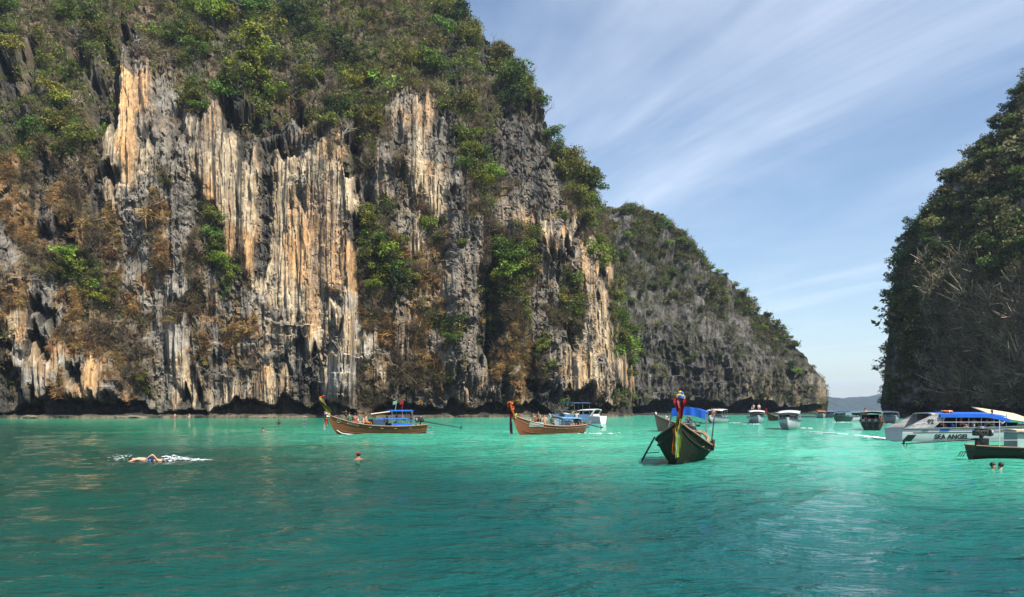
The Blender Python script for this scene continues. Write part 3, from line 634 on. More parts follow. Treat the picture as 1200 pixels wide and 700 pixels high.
def clumps(name, G, w, n, nleaf, size, cols, elong=1.0, droop=0.0, leaf=.09, seed=5, twig=0.0, hang=0.0):
    """undergrowth: n clumps strewn over the rock where w is high"""
    rs = np.random.default_rng(seed)
    V = G['V']; nr = G['n']; x = PX + V[..., 0] / V[..., 1] * F
    area = np.clip(np.gradient(G['c'], axis=1), .5, 1.5)
    w = w * ((x > -60) & (x < 1260)) * (V[..., 2] > 3) * area
    ww = w.ravel() / w.sum(); i = rs.choice(ww.size, n, p=ww); p = V.reshape(-1, 3)[i]; nn = nr.reshape(-1, 3)[i]
    s = size * rs.lognormal(0, .4, n); p = p + nn * s[:, None] * .3 + np.array([0, 0, .25 - droop]) * s[:, None]
    tv, tids = [], []
    for k in range(6):
        nt = int(nleaf * twig); parts = []
        if nt: parts.append(twig_cloud(rs, nt, .028, hang))
        if nleaf - nt: parts.append(leaf_cloud(rs, nleaf - nt, 6, .52, leaf, .8)[0])
        T = np.concatenate(parts); tv.append(T); tids += [k + 1] * len(T)
    tv = np.concatenate(tv); nq = len(tv) // 4
    verts = np.concatenate([tv, p]); cl = np.ones((len(verts), 3)); cl[:len(tv)] = np.repeat(rs.uniform(.6, 1.4, nq), 4)[:, None]
    me = raw_mesh(name, verts, quads(nq), SCAT, cl)
    cols = np.array(cols); ic = np.ones((len(verts), 4), np.float32); ic[len(tv):, :3] = cols[rs.integers(0, len(cols), n)] * rs.uniform(.65, 1.35, n)[:, None]
    def put(nm, ty, arr, fld):
        a = me.attributes.new(nm, ty, 'POINT'); a.data.foreach_set(fld, np.ascontiguousarray(arr).ravel())
    put('tid', 'INT', np.concatenate([np.array(tids), np.zeros(n, int)]).astype(np.int32), 'value')
    put('pick', 'INT', np.concatenate([np.zeros(len(tv), int), rs.integers(0, 6, n)]).astype(np.int32), 'value')
    ro = np.zeros((len(verts), 3), np.float32); ro[len(tv):] = np.stack([rs.normal(0, .2, n), rs.normal(0, .2, n), rs.uniform(0, 6.283, n)], -1); put('rot', 'FLOAT_VECTOR', ro, 'vector')
    sc = np.ones((len(verts), 3), np.float32); sc[len(tv):] = s[:, None] * np.array([1, 1, elong]); put('scl', 'FLOAT_VECTOR', sc, 'vector')
    put('ICol', 'FLOAT_COLOR', ic, 'color')
    o = link(name, me); md = o.modifiers.new('scatter', 'NODES'); md.node_group = NG
    return o
Mm = MAIN['M']; cr_, dk_, or_, gr_, ol_, br_, rc_, pa_ = [Mm[..., k] for k in range(8)]
topw = sstep(190, 120, MAIN['py']); ol_ = np.clip(ol_ + .75 * br_ * topw, 0, 1.2)
patch = fbm(MAIN['S'] / 5, MAIN['Z'] / 5, 601, 3); patch2 = fbm(MAIN['S'] / 3.2, MAIN['Z'] / 4, 607, 3)
o = clumps('green_undergrowth', MAIN, np.clip(gr_ + ol_ * .95 - .2, 0, 1) * (.05 + sstep(.40, .48, patch)), 15000, 90, 1.3, [(.12, .17, .028), (.18, .21, .036), (.22, .23, .045), (.055, .085, .025), (.16, .23, .032), (.20, .19, .05), (.09, .12, .028)])
tag(o, 'tangled green and olive undergrowth on the tall streaked cliff', 'undergrowth', kind='stuff')
o = clumps('dry_brush', MAIN, np.clip(br_ + .12 * ol_ - .28, 0, 1) * (1 - .6 * topw) * (.12 + sstep(.36, .5, patch2)), 6500, 90, 1.15, [(.17, .13, .08), (.22, .165, .10), (.13, .105, .07), (.16, .14, .06), (.25, .20, .13)], 1.1, .1, .07, 6, .7)
tag(o, 'dry grey brown brush on the tall streaked cliff', 'brush', kind='stuff')
o = clumps('dry_grass', MAIN, np.clip(or_ - .25, 0, 1) * sstep(.40, .54, patch2) + .02 * (1 - cr_) * sstep(.55, .62, patch), 3200, 80, .75, [(.46, .27, .10), (.40, .23, .09), (.33, .22, .09), (.50, .32, .13)], 1.25, .3, .07, 7, .8, .7)
tag(o, 'orange brown dry grass tufts hanging on the tall streaked cliff', 'grass', kind='stuff')
hp = fbm(HEAD['S'] / 8, HEAD['Z'] / 8, 611, 3); up = sstep(0, 45, HEAD['Z'] - np.interp(HEAD['c'], [700, 800, 900, 970], [48, 42, 22, 6]))
o = clumps('headland_scrub', HEAD, sstep(.46, .58, hp) * (.08 + up) + .012, 4600, 60, 1.2, [(.10, .14, .035), (.16, .175, .05), (.08, .11, .035), (.17, .15, .07), (.19, .16, .10)], 1, 0, .11, 8, .3)
tag(o, 'low green and brown scrub covering the grey headland', 'scrub', kind='stuff')
rp_ = fbm(RIGHT['S'] / 7, RIGHT['Z'] / 8, 617, 3); lowr = sstep(300, 360, RIGHT['py']) * sstep(1080, 1120, RIGHT['c'])
o = clumps('shaded_undergrowth', RIGHT, (.25 + sstep(.38, .55, rp_)) * (1 - .9 * lowr) * (1 - .7 * sstep(400, 440, RIGHT['py'])), 3400, 80, 1.4, [(.12, .15, .04), (.19, .19, .06), (.09, .11, .04), (.22, .19, .10)], 1, 0, .10, 9)
tag(o, 'dark green undergrowth on the shaded wooded cliff', 'undergrowth', kind='stuff')
o = clumps('twiggy_brush', RIGHT, lowr * (.3 + sstep(.38, .55, rp_)), 2600, 80, 1.5, [(.40, .32, .22), (.32, .26, .17), (.48, .40, .28)], 1, 0, .07, 10, .8)
tag(o, 'bare brown twiggy brush low on the shaded wooded cliff', 'brush', kind='stuff')

# boulders fallen on the wave-cut ledge under the tall cliff
for k, px in enumerate([36, 141, 158, 291, 303, 352, 596, 668]):
    i = int(np.argmin(np.abs(MAIN['c'][0] - px))); row = int(np.argmin(np.abs(MAIN['Z'][:, i] - .5))); p = MAIN['V'][row, i]
    rs = random.Random(900 + k); bm = bmesh.new(); r = rs.uniform(.6, 1.7)
    bmesh.ops.create_icosphere(bm, subdivisions=3, radius=1)
    off = Vector((rs.uniform(0, 50), rs.uniform(0, 50), rs.uniform(0, 50)))
    from mathutils import noise as mnoise
    for v in bm.verts:
        q = v.co + off; v.co *= 1 + .5 * mnoise.noise(q * 1.3) + .3 * mnoise.noise(q * 3.1); v.co.x *= r * 1.9; v.co.y *= r; v.co.z *= r * .42
    o = link('boulder', bm_mesh('boulder', bm, BOULD)); o.location = (p[0], p[1] + .3, .1); o.rotation_euler.z = rs.uniform(-.5, .5)
    tag(o, 'low tan boulder on the wave cut ledge under the tall cliff', 'boulder', 'boulders at the foot of the tall cliff')

# ------------------------------------------------------------------ boat-building helpers
def box_into(bm, c, s, rot=None, bevel=0.0):
    m = Matrix.Translation(c) @ (rot.to_4x4() if rot is not None else Matrix.Identity(4)) @ Matrix.Diagonal((s[0], s[1], s[2], 1))
    r = bmesh.ops.create_cube(bm, size=1, matrix=m)
    if bevel:
        es = list({e for v in r['verts'] for e in v.link_edges})
        bmesh.ops.bevel(bm, geom=es, offset=bevel, segments=2, affect='EDGES', profile=.6)
def ball_into(bm, c, r, rot=None, sub=2):
    m = Matrix.Translation(c) @ (rot.to_4x4() if rot is not None else Matrix.Identity(4)) @ Matrix.Diagonal((r[0], r[1], r[2], 1))
    bmesh.ops.create_icosphere(bm, subdivisions=sub, radius=1, matrix=m)
def grid_into(bm, rows, closed=False):
    vs = [[bm.verts.new(p) for p in r] for r in rows]
    for a, b in zip(vs, vs[1:]):
        n = len(a)
        for k in range(n if closed else n - 1): bm.faces.new((a[k], a[(k + 1) % n], b[(k + 1) % n], b[k]))
    return vs
def sheet_into(bm, rows, th):
    """a thin panel with thickness: rows of points, second skin th below"""
    up = grid_into(bm, rows); dn = grid_into(bm, [[Vector(p) - Vector((0, 0, th)) for p in r] for r in rows])
    def wall(a, b):
        for k in range(len(a) - 1): bm.faces.new((a[k], a[k + 1], b[k + 1], b[k]))
    wall(up[0], dn[0]); wall(up[-1], dn[-1]); wall([r[0] for r in up], [r[0] for r in dn]); wall([r[-1] for r in up], [r[-1] for r in dn])
def mk(name, fn, material, parent, smooth=False):
    bm = bmesh.new(); fn(bm); return link(name, bm_mesh(name, bm, material, smooth), parent)
def ribbon(name, pts, w, material, parent, seed=0):
    """a hanging strip of cloth, folded and twisted"""
    rs = random.Random(seed); bm = bmesh.new(); a0 = rs.uniform(0, 3)
    L_, R_ = [], []
    for i, p in enumerate(pts):
        a = a0 + i * rs.uniform(.2, .7); d = Vector((math.cos(a), math.sin(a), 0)) * w * rs.uniform(.35, .6); p = Vector(p)
        L_.append((p - d, p - d * .3 + Vector((0, .02, 0)), p + d * .3 - Vector((.02, .02, 0)), p + d))
    sheet = [[bm.verts.new(q) for q in r] for r in L_]
    for a, b in zip(sheet, sheet[1:]):
        for k in range(3): bm.faces.new((a[k], a[k + 1], b[k + 1], b[k]))
    bmesh.ops.solidify(bm, geom=bm.faces[:], thickness=.012)
    return link(name, bm_mesh(name, bm, material), parent)
def text_mesh(txt, size, material, font_shear=0.0, bold=0.0):
    cu = bpy.data.curves.new('text', 'FONT'); cu.body = txt; cu.size = size; cu.align_x = 'CENTER'; cu.align_y = 'CENTER'; cu.shear = font_shear; cu.offset = bold; cu.extrude = .004; cu.resolution_u = 3
    t = bpy.data.objects.new('text', cu); COL.objects.link(t); bpy.context.view_layer.update()
    me = bpy.data.meshes.new_from_object(t.evaluated_get(bpy.context.evaluated_depsgraph_get()))
    bpy.data.objects.remove(t); bpy.data.curves.remove(cu); me.materials.clear(); me.materials.append(material); me.name = 'lettering'
    return me

W_BROWN = mat('varnished_hull_wood', (.20, .085, .028), .42, .35, 2.2, stretch=(1, 6, 9), bump=.25, coat=.15)
W_RED = mat('red_brown_hull_wood', (.24, .085, .035), .5, .35, 2.2, stretch=(1, 6, 9), bump=.25)
W_DARK = mat('dark_weathered_wood', (.02, .027, .015), .75, .4, 2.2, spec=.2, stretch=(1, 6, 9), bump=.3)
W_BLACK = mat('black_brown_wood', (.045, .04, .032), .6, .4, 2.2, stretch=(1, 6, 9), bump=.3)
W_PALE = mat('worn_plank', (.33, .22, .13), .7, .35, 3, stretch=(1, 5, 5), bump=.3)
W_INNER = mat('inner_plank', (.17, .10, .05), .75, .4, 3, stretch=(1, 6, 6), bump=.3)
RED = mat('red_cloth', (.55, .03, .04), .8, .2); PINK = mat('pink_cloth', (.62, .16, .2), .8, .2); ORANGE = mat('orange_cloth', (.68, .17, .03), .8, .25); LIME = mat('lime_cloth', (.42, .68, .05), .8, .2)
YELLOW = mat('yellow_cloth', (.72, .55, .05), .8, .2); WHITEC = mat('white_cloth', (.72, .70, .66), .8, .12); MINTC = mat('mint_cloth', (.35, .68, .5), .8, .15)
BLUE = mat('blue_tarpaulin', (.012, .13, .62), .45, .15, 2, bump=.2); NAVY = mat('navy_tarpaulin', (.03, .06, .12), .5, .2, 2, bump=.2); LIGHTB = mat('faded_blue_tarpaulin', (.16, .36, .62), .5, .2, 2, bump=.2); CREAM = mat('cream_canvas', (.72, .58, .36), .7, .1, 2, bump=.2)
GEL = mat('white_gelcoat', (.86, .87, .86), .25, .05, 1.5, coat=.3); MINT = mat('mint_gelcoat', (.62, .84, .76), .25, .06, 1.5, coat=.3); BLACK = mat('black_paint', (.015, .016, .018), .4, .25, 3); ENGINE = mat('engine_metal', (.02, .02, .021), .55, .4, 6, metal=.1, bump=.2)
STEEL = mat('dull_steel', (.26, .27, .28), .5, .2, 5, metal=.25); GLASS = mat('dark_tinted_glass', (.02, .03, .035), .08, .1, 2); SEAT = mat('blue_seat_vinyl', (.03, .12, .36), .5, .15); RUB = mat('dark_rubber', (.02, .02, .02), .7, .2)
HULLG = mat('grey_green_boot', (.10, .17, .15), .5, .2); FOAMM = mat('foam_white', (.80, .86, .86), .55, .06, 8)

def hull_profile(L, B, kind):
    if kind == 'longtail':
        u = [0, .08, .2, .35, .5, .65, .78, .88, .95, 1]
        w = [.62, .76, .90, 1.0, 1.0, .92, .74, .48, .22, .045]; zs = [.86, .80, .75, .73, .77, .88, 1.08, 1.34, 1.56, 1.75]
        zk = [-.12, -.22, -.28, -.3, -.3, -.3, -.28, -.22, .25, 1.25]; p = [.42, .42, .42, .42, .45, .52, .62, .75, .9, 1]
    else:
        u = [0, .1, .25, .4, .55, .7, .82, .91, .97, 1]
        w = [.92, .97, 1.0, 1.0, .98, .9, .72, .46, .2, .05]; zs = [.95, .97, 1.0, 1.02, 1.06, 1.12, 1.2, 1.27, 1.32, 1.34]
        zk = [-.3, -.32, -.34, -.34, -.32, -.26, -.1, .2, .62, 1.0]; p = [.3, .3, .32, .34, .38, .46, .58, .72, .85, 1]
    f = lambda arr: (lambda x: float(np.interp(x, u, arr)))
    return dict(L=L, w=lambda x: f(w)(x) * B, zs=f(zs), zk=f(zk), p=f(p))
def hull_y(H, x, z):
    u = x / H['L'] + .5; zk, zs = H['zk'](u), H['zs'](u); k = min(max((z - zk) / (zs - zk), 0), 1)
    return H['w'](u) * k ** H['p'](u)
def hull_into(bm, H, nst=30, K=9, th=.05, floor=.12):
    outer, inner = [], []
    for i in range(nst + 1):
        u = i / nst; x = (u - .5) * H['L']; w, zs, zk, p = H['w'](u), H['zs'](u), H['zk'](u), H['p'](u)
        ks = [(k / K) ** 1.5 for k in range(K + 1)]
        side = [(w * k ** p, zk + (zs - zk) * k) for k in ks]
        outer.append([Vector((x, -y, z)) for y, z in side[::-1]] + [Vector((x, y, z)) for y, z in side[1:]])
        xi = x + (.06 if i == 0 else 0)
        wi = max(w - th, .004); zf = min(max(zk + .05, floor), zs - .03)
        si = [(wi * max(((z - zk) / (zs - zk)), 0) ** p * 1.0, max(z, zf)) for y, z in side]
        inner.append([Vector((xi, -y, z)) for y, z in si[::-1]] + [Vector((xi, y, z)) for y, z in si[1:]])
    o = grid_into(bm, outer); n = grid_into(bm, inner)
    for k in range(len(o) - 1):
        bm.faces.new((o[k][0], o[k + 1][0], n[k + 1][0], n[k][0])); bm.faces.new((o[k][-1], o[k + 1][-1], n[k + 1][-1], n[k][-1]))
    for j in range(len(o[0]) - 1):
        bm.faces.new((o[0][j], o[0][j + 1], n[0][j + 1], n[0][j])); bm.faces.new((o[-1][j], o[-1][j + 1], n[-1][j + 1], n[-1][j]))
    # transom: outer end cap
    bm.faces.new(o[0][:])
def gunwale_pts(H, side, n=26, dz=.0, out=.02, u0=0, u1=1):
    return [((u - .5) * H['L'], side * (H['w'](u) + out), H['zs'](u) + dz) for u in np.linspace(u0, u1, n)]
def strake_pts(H, side, frac, n=26, u0=0, u1=.97, out=.012):
    r = []
    for u in np.linspace(u0, u1, n):
        z = H['zk'](u) + (H['zs'](u) - H['zk'](u)) * frac; x = (u - .5) * H['L']; r.append((x, side * (hull_y(H, x, z) + out), z))
    return r
def hull_text(H, txt, size, x, z, side, material, parent, shear=0, out=.014):
    """lettering wrapped on the hull side; side=+1 port, -1 starboard"""
    me = text_mesh(txt, size, material, shear, size * .03)
    for v in me.vertices:
        tx, tz, d = v.co.x, v.co.y, v.co.z
        X = x + (-tx if side > 0 else tx); Zz = z + tz
        v.co = (X, side * (hull_y(H, X, Zz) + out + d), Zz)
    return link('lettering', me, parent)
def root_at(name, bow, stern, z=0.0, roll=0.0):
    """an Empty at the waterline amidships, +x towards the bow"""
    b, s = Vector(bow), Vector(stern); d = b - s; o = link(name, None); o.location = ((b.x + s.x) / 2, (b.y + s.y) / 2, z)
    o.rotation_euler = (roll, 0, math.atan2(d.y, d.x)); return o, d.length

def engine_on(root, x, z, aim, reach, low=.0, yaw=0.0):
    """car engine on a pivot with a long propeller shaft running aft"""
    def blk(bm):
        box_into(bm, (x, 0, z + .2), (.62, .34, .34), bevel=.04); box_into(bm, (x + .05, 0, z + .43), (.5, .22, .14), bevel=.03)
        box_into(bm, (x - .12, .2, z + .22), (.3, .1, .2), bevel=.02); box_into(bm, (x + .36, 0, z + .2), (.06, .4, .4), bevel=.02)
        for k in range(4): tube_into(bm, [(x - .18 + k * .12, -.16, z + .3), (x - .18 + k * .12, -.25, z + .24), (x - .05 + k * .05, -.27, z + .08)], [.025] * 3, 6)
        tube_into(bm, [(x, 0, z + .1), (x, 0, z - .35)], [.06, .07], 8)
    e = mk('engine', blk, ENGINE, root)
    mk('fan_guard', lambda bm: bmesh.ops.create_cone(bm, cap_ends=True, segments=16, radius1=.22, radius2=.2, depth=.08, matrix=Matrix.Translation((x + .44, 0, z + .22)) @ Matrix.Rotation(math.pi / 2, 4, 'Y')), STEEL, e)
    mk('air_filter', lambda bm: bmesh.ops.create_cone(bm, cap_ends=True, segments=14, radius1=.15, radius2=.13, depth=.14, matrix=Matrix.Translation((x, 0, z + .56))), STEEL, e)
    end = Vector((x - .3 - reach * math.cos(aim), yaw, z + .1 - low + reach * math.sin(aim)))
    s = mk('propeller_shaft', lambda bm: tube_into(bm, [(x - .2, 0, z + .12 - low), tuple((Vector((x - .2, 0, z + .12 - low)) + end) * .5), tuple(end)], [.06, .05, .035], 8), ENGINE, root)
    def prop(bm):
        for k in range(3):
            a = k * 2.094; box_into(bm, end + Vector((-.04, math.cos(a) * .11, math.sin(a) * .11)), (.03, .09, .2), Matrix.Rotation(a - math.pi / 2, 3, 'X') @ Matrix.Rotation(.5, 3, 'Z'))
        ball_into(bm, end, (.07, .045, .045), sub=1)
        tube_into(bm, [tuple(end + Vector((.12, 0, 0))), tuple(end + Vector((.05, 0, -.32)))], [.02, .015], 5)
    mk('propeller', prop, ENGINE, s)
    mk('tiller', lambda bm: tube_into(bm, [(x + .3, 0, z + .3), (x + .9, .05, z + .42), (x + 1.35, .05, z + .45)], [.03, .025, .02], 6), STEEL, root)

def canopy_on(root, H, u0, u1, top, halfw, material, rise=.16, droop=0.0, posts=3, sag=.03, postmat=STEEL, base_in=.05):
    x0, x1 = (u0 - .5) * H['L'], (u1 - .5) * H['L']
    rows = [[Vector((x, y * halfw, top + rise * (1 - y * y) - droop * ((x - x0) / (x1 - x0)) - sag * math.sin(9 * (x - x0)) ** 2)) for y in np.linspace(-1, 1, 11)] for x in np.linspace(x0, x1, 13)]
    r = mk('canopy_roof', lambda bm: sheet_into(bm, rows, .025), material, root)
    for k in range(posts):
        u = u0 + (u1 - u0) * (.04 + .92 * k / max(posts - 1, 1)); x = (u - .5) * H['L']
        for s in (-1, 1):
            zt = top - droop * ((x - x0) / (x1 - x0)) + .02
            mk('canopy_post', lambda bm: tube_into(bm, [(x, s * (H['w'](u) - base_in), H['zs'](u) - .05), (x, s * min(halfw * .96, H['w'](u)), zt)], [.025, .022], 6), postmat, root)
    return r

def longtail(name, bow, stern, hullmat, label, group='longtail boats in the lagoon', roll=0.0, B=.98, prow=(.55, 1.9), stripe=None, top_rail=W_PALE, prow_mat=None):
    root, L = root_at(name, bow, stern, 0, roll); tag(root, label, 'longtail boat', group)
    H = hull_profile(L, B, 'longtail')
    mk('hull', lambda bm: hull_into(bm, H), hullmat, root, False)
    for s in (-1, 1):
        mk('gunwale', lambda bm: tube_into(bm, gunwale_pts(H, s, u1=.985), [.045] * 26, 6), top_rail, root)
        mk('rubbing_strake', lambda bm: tube_into(bm, strake_pts(H, s, .80), [.022] * 26, 5), stripe or hullmat, root)
        if hullmat in (W_BROWN, W_RED): mk('boot_stripe', lambda bm: tube_into(bm, strake_pts(H, s, .34, u1=.9), [.025] * 26, 5), W_RED, root)
    a, b = prow; x = L / 2
    def post(bm):
        pts = [Vector((x - .35, 0, 1.25)), Vector((x - .05, 0, 1.65)), Vector((x + a * .35, 0, 1.65 + b * .4)), Vector((x + a * .75, 0, 1.65 + b * .75)), Vector((x + a, 0, 1.65 + b))]
        rows = []
        for i, p in enumerate(pts):
            t = i / 4; hw = .07 - .03 * t; hl = .2 - .1 * t
            rows.append([p + Vector((-hl, -hw, -.03)), p + Vector((hl, -hw * .6, .03)), p + Vector((hl, hw * .6, .03)), p + Vector((-hl, hw, -.03))])
        vs = grid_into(bm, rows, True); bm.faces.new(vs[0][::-1]); bm.faces.new(vs[-1])
    mk('prow_post', post, prow_mat or hullmat, root)
    for u in (.2, .36, .5, .62, .74):
        xx = (u - .5) * L; mk('thwart', lambda bm: box_into(bm, (xx, 0, H['zs'](u) - .22), (.28, 2 * H['w'](u) - .1, .05), bevel=.008), W_PALE, root)
    u = .87; mk('foredeck', lambda bm: sheet_into(bm, [[Vector(((q - .5) * L, y * (H['w'](q) - .03), H['zs'](q) - .05)) for y in (-1, -.5, 0, .5, 1)] for q in np.linspace(.80, .97, 7)], .04), W_PALE, root)
    mk('floor_boards', lambda bm: sheet_into(bm, [[Vector(((q - .5) * L, y * hull_y(H, (q - .5) * L, .2) * .95, .19)) for y in (-1, 0, 1)] for q in np.linspace(.04, .86, 9)], .03), W_INNER, root)
    return root, H

# ------------------------------------------------------------------ people
SKINS = {'fair': mat('skin_fair', (.62, .36, .24), .6, .1), 'tan': mat('skin_tan', (.42, .22, .13), .6, .1), 'brown': mat('skin_brown', (.22, .11, .065), .6, .1)}
HAIR = mat('dark_hair', (.02, .014, .01), .6, .3, 12); HAIRB = mat('brown_hair', (.14, .075, .035), .6, .3, 12)
CLOTHS = {'black': mat('black_clothes', (.02, .02, .025), .8, .3), 'red': RED, 'orange': ORANGE, 'blue': mat('blue_clothes', (.05, .12, .4), .8, .2), 'white': WHITEC, 'yellow': mat('lime_vest', (.55, .72, .06), .8, .15), 'green': mat('green_clothes', (.06, .2, .1), .8, .2), 'pink': PINK}
def pose(kind):
    J, E = {}, []
    def j(n, p, r): J[n] = (Vector(p), r)
    if kind in ('stand', 'float', 'reach'):
        j('pel', (0, 0, .95), .135); j('spi', (0, 0, 1.13), .12); j('che', (0, 0, 1.32), .145); j('nec', (0, 0, 1.48), .055); j('hed', (.015, 0, 1.57), .085); j('top', (.01, 0, 1.66), .078)
        for s, n in ((1, 'L'), (-1, 'R')):
            if kind == 'float': el, wr, ha = (.15, s * .4, 1.3), (.4, s * .45, 1.35), (.52, s * .42, 1.36)
            elif kind == 'reach': el, wr, ha = (.2, s * .3, 1.25), (.42, s * .2, 1.4), (.52, s * .17, 1.42)
            else: el, wr, ha = (-.03, s * .28, 1.12), (.08, s * .3, .88), (.1, s * .3, .78)
            j('sho' + n, (0, s * .175, 1.40), .062); j('elb' + n, el, .042); j('wri' + n, wr, .03); j('han' + n, ha, .034)
            j('hip' + n, (0, s * .09, .88), .088); j('kne' + n, (.03, s * .11, .48), .058); j('ank' + n, (-.01, s * .12, .09), .038); j('toe' + n, (.15, s * .13, .04), .033)
    elif kind == 'sit':
        j('pel', (0, 0, .13), .14); j('spi', (-.03, 0, .31), .125); j('che', (-.02, 0, .50), .145); j('nec', (.01, 0, .66), .055); j('hed', (.04, 0, .75), .085); j('top', (.035, 0, .84), .078)
        for s, n in ((1, 'L'), (-1, 'R')):
            j('sho' + n, (-.01, s * .175, .58), .062); j('elb' + n, (.12, s * .25, .33), .042); j('wri' + n, (.34, s * .18, .28), .03); j('han' + n, (.42, s * .15, .27), .034)
            j('hip' + n, (.05, s * .09, .10), .088); j('kne' + n, (.44, s * .13, .16), .06); j('ank' + n, (.42, s * .12, -.24), .038); j('toe' + n, (.56, s * .13, -.28), .033)
    elif kind == 'squat':
        j('pel', (0, 0, .2), .14); j('spi', (.02, 0, .38), .125); j('che', (.08, 0, .55), .145); j('nec', (.14, 0, .70), .055); j('hed', (.18, 0, .79), .085); j('top', (.17, 0, .88), .078)
        for s, n in ((1, 'L'), (-1, 'R')):
            j('sho' + n, (.09, s * .175, .63), .062); j('elb' + n, (.26, s * .27, .46), .042); j('wri' + n, (.38, s * .12, .42), .03); j('han' + n, (.44, s * .05, .42), .034)
            j('hip' + n, (.05, s * .1, .17), .088); j('kne' + n, (.36, s * .16, .42), .06); j('ank' + n, (.20, s * .13, .05), .038); j('toe' + n, (.33, s * .14, .03), .033)
    else:                                                      # crawl: face down along +x, one elbow lifted out of the water
        j('pel', (-.35, 0, .0), .135); j('spi', (-.15, 0, .03), .125); j('che', (.05, 0, .06), .15); j('nec', (.22, 0, .06), .06); j('hed', (.32, 0, .06), .088); j('top', (.42, 0, .04), .078)
        for s, n in ((1, 'L'), (-1, 'R')):
            j('sho' + n, (.13, s * .18, .09), .065)
            if s > 0 and kind == 'crawl': j('elb' + n, (.2, s * .42, .36), .045); j('wri' + n, (.42, s * .46, .2), .032); j('han' + n, (.52, s * .45, .1), .036)
            else: j('elb' + n, (.42, s * .24, -.02), .045); j('wri' + n, (.68, s * .22, -.08), .032); j('han' + n, (.78, s * .22, -.1), .036)
            j('hip' + n, (-.42, s * .09, -.02), .09); j('kne' + n, (-.82, s * .1, -.05 + .05 * s), .06); j('ank' + n, (-1.22, s * .1, -.06 - .06 * s), .04); j('toe' + n, (-1.38, s * .1, -.05 - .06 * s), .033)
    E = [('pel', 'spi'), ('spi', 'che'), ('che', 'nec'), ('nec', 'hed'), ('hed', 'top')]
    for n in 'LR': E += [('che', 'sho' + n), ('sho' + n, 'elb' + n), ('elb' + n, 'wri' + n), ('wri' + n, 'han' + n), ('pel', 'hip' + n), ('hip' + n, 'kne' + n), ('kne' + n, 'ank' + n), ('ank' + n, 'toe' + n)]
    return J, E
def skin(J, E, grow=0.0, sub=1):
    names = sorted({n for e in E for n in e}, key=list(J).index); ix = {n: i for i, n in enumerate(names)}
    me = bpy.data.meshes.new('sk'); me.from_pydata([J[n][0] for n in names], [(ix[a], ix[b]) for a, b in E], []); me.update()
    o = bpy.data.objects.new('sk', me); COL.objects.link(o); o.modifiers.new('s', 'SKIN'); sv = me.skin_vertices[0].data
    for n in names:
        r = J[n][1] + grow; sv[ix[n]].radius = (r, r); sv[ix[n]].use_root = (n in ('pel', names[0]) and ix[n] == 0)
    m = o.modifiers.new('u', 'SUBSURF'); m.levels = m.render_levels = sub
    bpy.context.view_layer.update()
    r = bpy.data.meshes.new_from_object(o.evaluated_get(bpy.context.evaluated_depsgraph_get()))
    bpy.data.objects.remove(o); bpy.data.meshes.remove(me)
    for p in r.polygons: p.use_smooth = True
    return r
POSES = {}
def body_parts(kind):
    if kind in POSES: return POSES[kind]
    J, E = pose(kind)
    body = skin(J, E)
    short = {k: v for k, v in J.items()}
    sh_e = [('pel', 'hipL'), ('pel', 'hipR'), ('hipL', 'thL'), ('hipR', 'thR')]
    for n in 'LR': short['th' + n] = (J['hip' + n][0].lerp(J['kne' + n][0], .45), .078)
    shorts = skin(short, sh_e, .02)
    sl = dict(J); se = [('pel', 'spi'), ('spi', 'che'), ('che', 'shoL'), ('che', 'shoR'), ('shoL', 'slL'), ('shoR', 'slR')]
    for n in 'LR': sl['sl' + n] = (J['sho' + n][0].lerp(J['elb' + n][0], .4), .055)
    shirt = skin(sl, se, .022)
    h0, h1 = J['hed'][0], J['top'][0]
    up = (h1 - h0).normalized(); bk = -Vector((1, 0, 0)) if abs(up.z) > .5 else Vector((0, 0, 1))
    bm = bmesh.new(); ball_into(bm, h1 + bk * .025 + up * .005, (.10, .098, .095)); hair = bm_mesh('hair', bm, HAIR, True)
    bm = bmesh.new(); ball_into(bm, h1 + bk * .03 - up * .06, (.085, .095, .15)); long_hair = bm_mesh('hair', bm, HAIRB, True)
    POSES[kind] = (body, shorts, shirt, hair, long_hair); return POSES[kind]
_mm = {}
def with_mat(me, m):
    k = (me.name, m.name)
    if k not in _mm:
        c = me.copy(); c.materials.clear(); c.materials.append(m); _mm[k] = c
    return _mm[k]
def person(loc, yaw, kind, label, skin_='fair', shorts='black', shirt=None, longhair=False, group='people in the lagoon', hat=None, s=1.0):
    b, sh, st, h, lh = body_parts(kind)
    o = link('person', with_mat(b, SKINS[skin_])); o.location = loc; o.rotation_euler = (0, 0, yaw); o.scale = (s, s, s)
    link('shorts', with_mat(sh, CLOTHS[shorts]), o)
    if shirt: link('shirt', with_mat(st, CLOTHS[shirt]), o)
    link('hair', lh if longhair else h, o)
    if hat:
        J, _ = pose(kind); t = J['top'][0]
        mk('cap', lambda bm: (ball_into(bm, t + Vector((0, 0, .02)), (.11, .11, .09)), box_into(bm, t + Vector((.13, 0, .0)), (.14, .15, .02), bevel=.005)), CLOTHS[hat], o)
    tag(o, label, 'person', group); return o
def on_boat(root, x, y, z):
    bpy.context.view_layer.update(); return root.matrix_world @ Vector((x, y, z))

# ------------------------------------------------------------------ longtail boats
def wpt(px, Y): return ((px - PX) / F * Y, Y, 0)
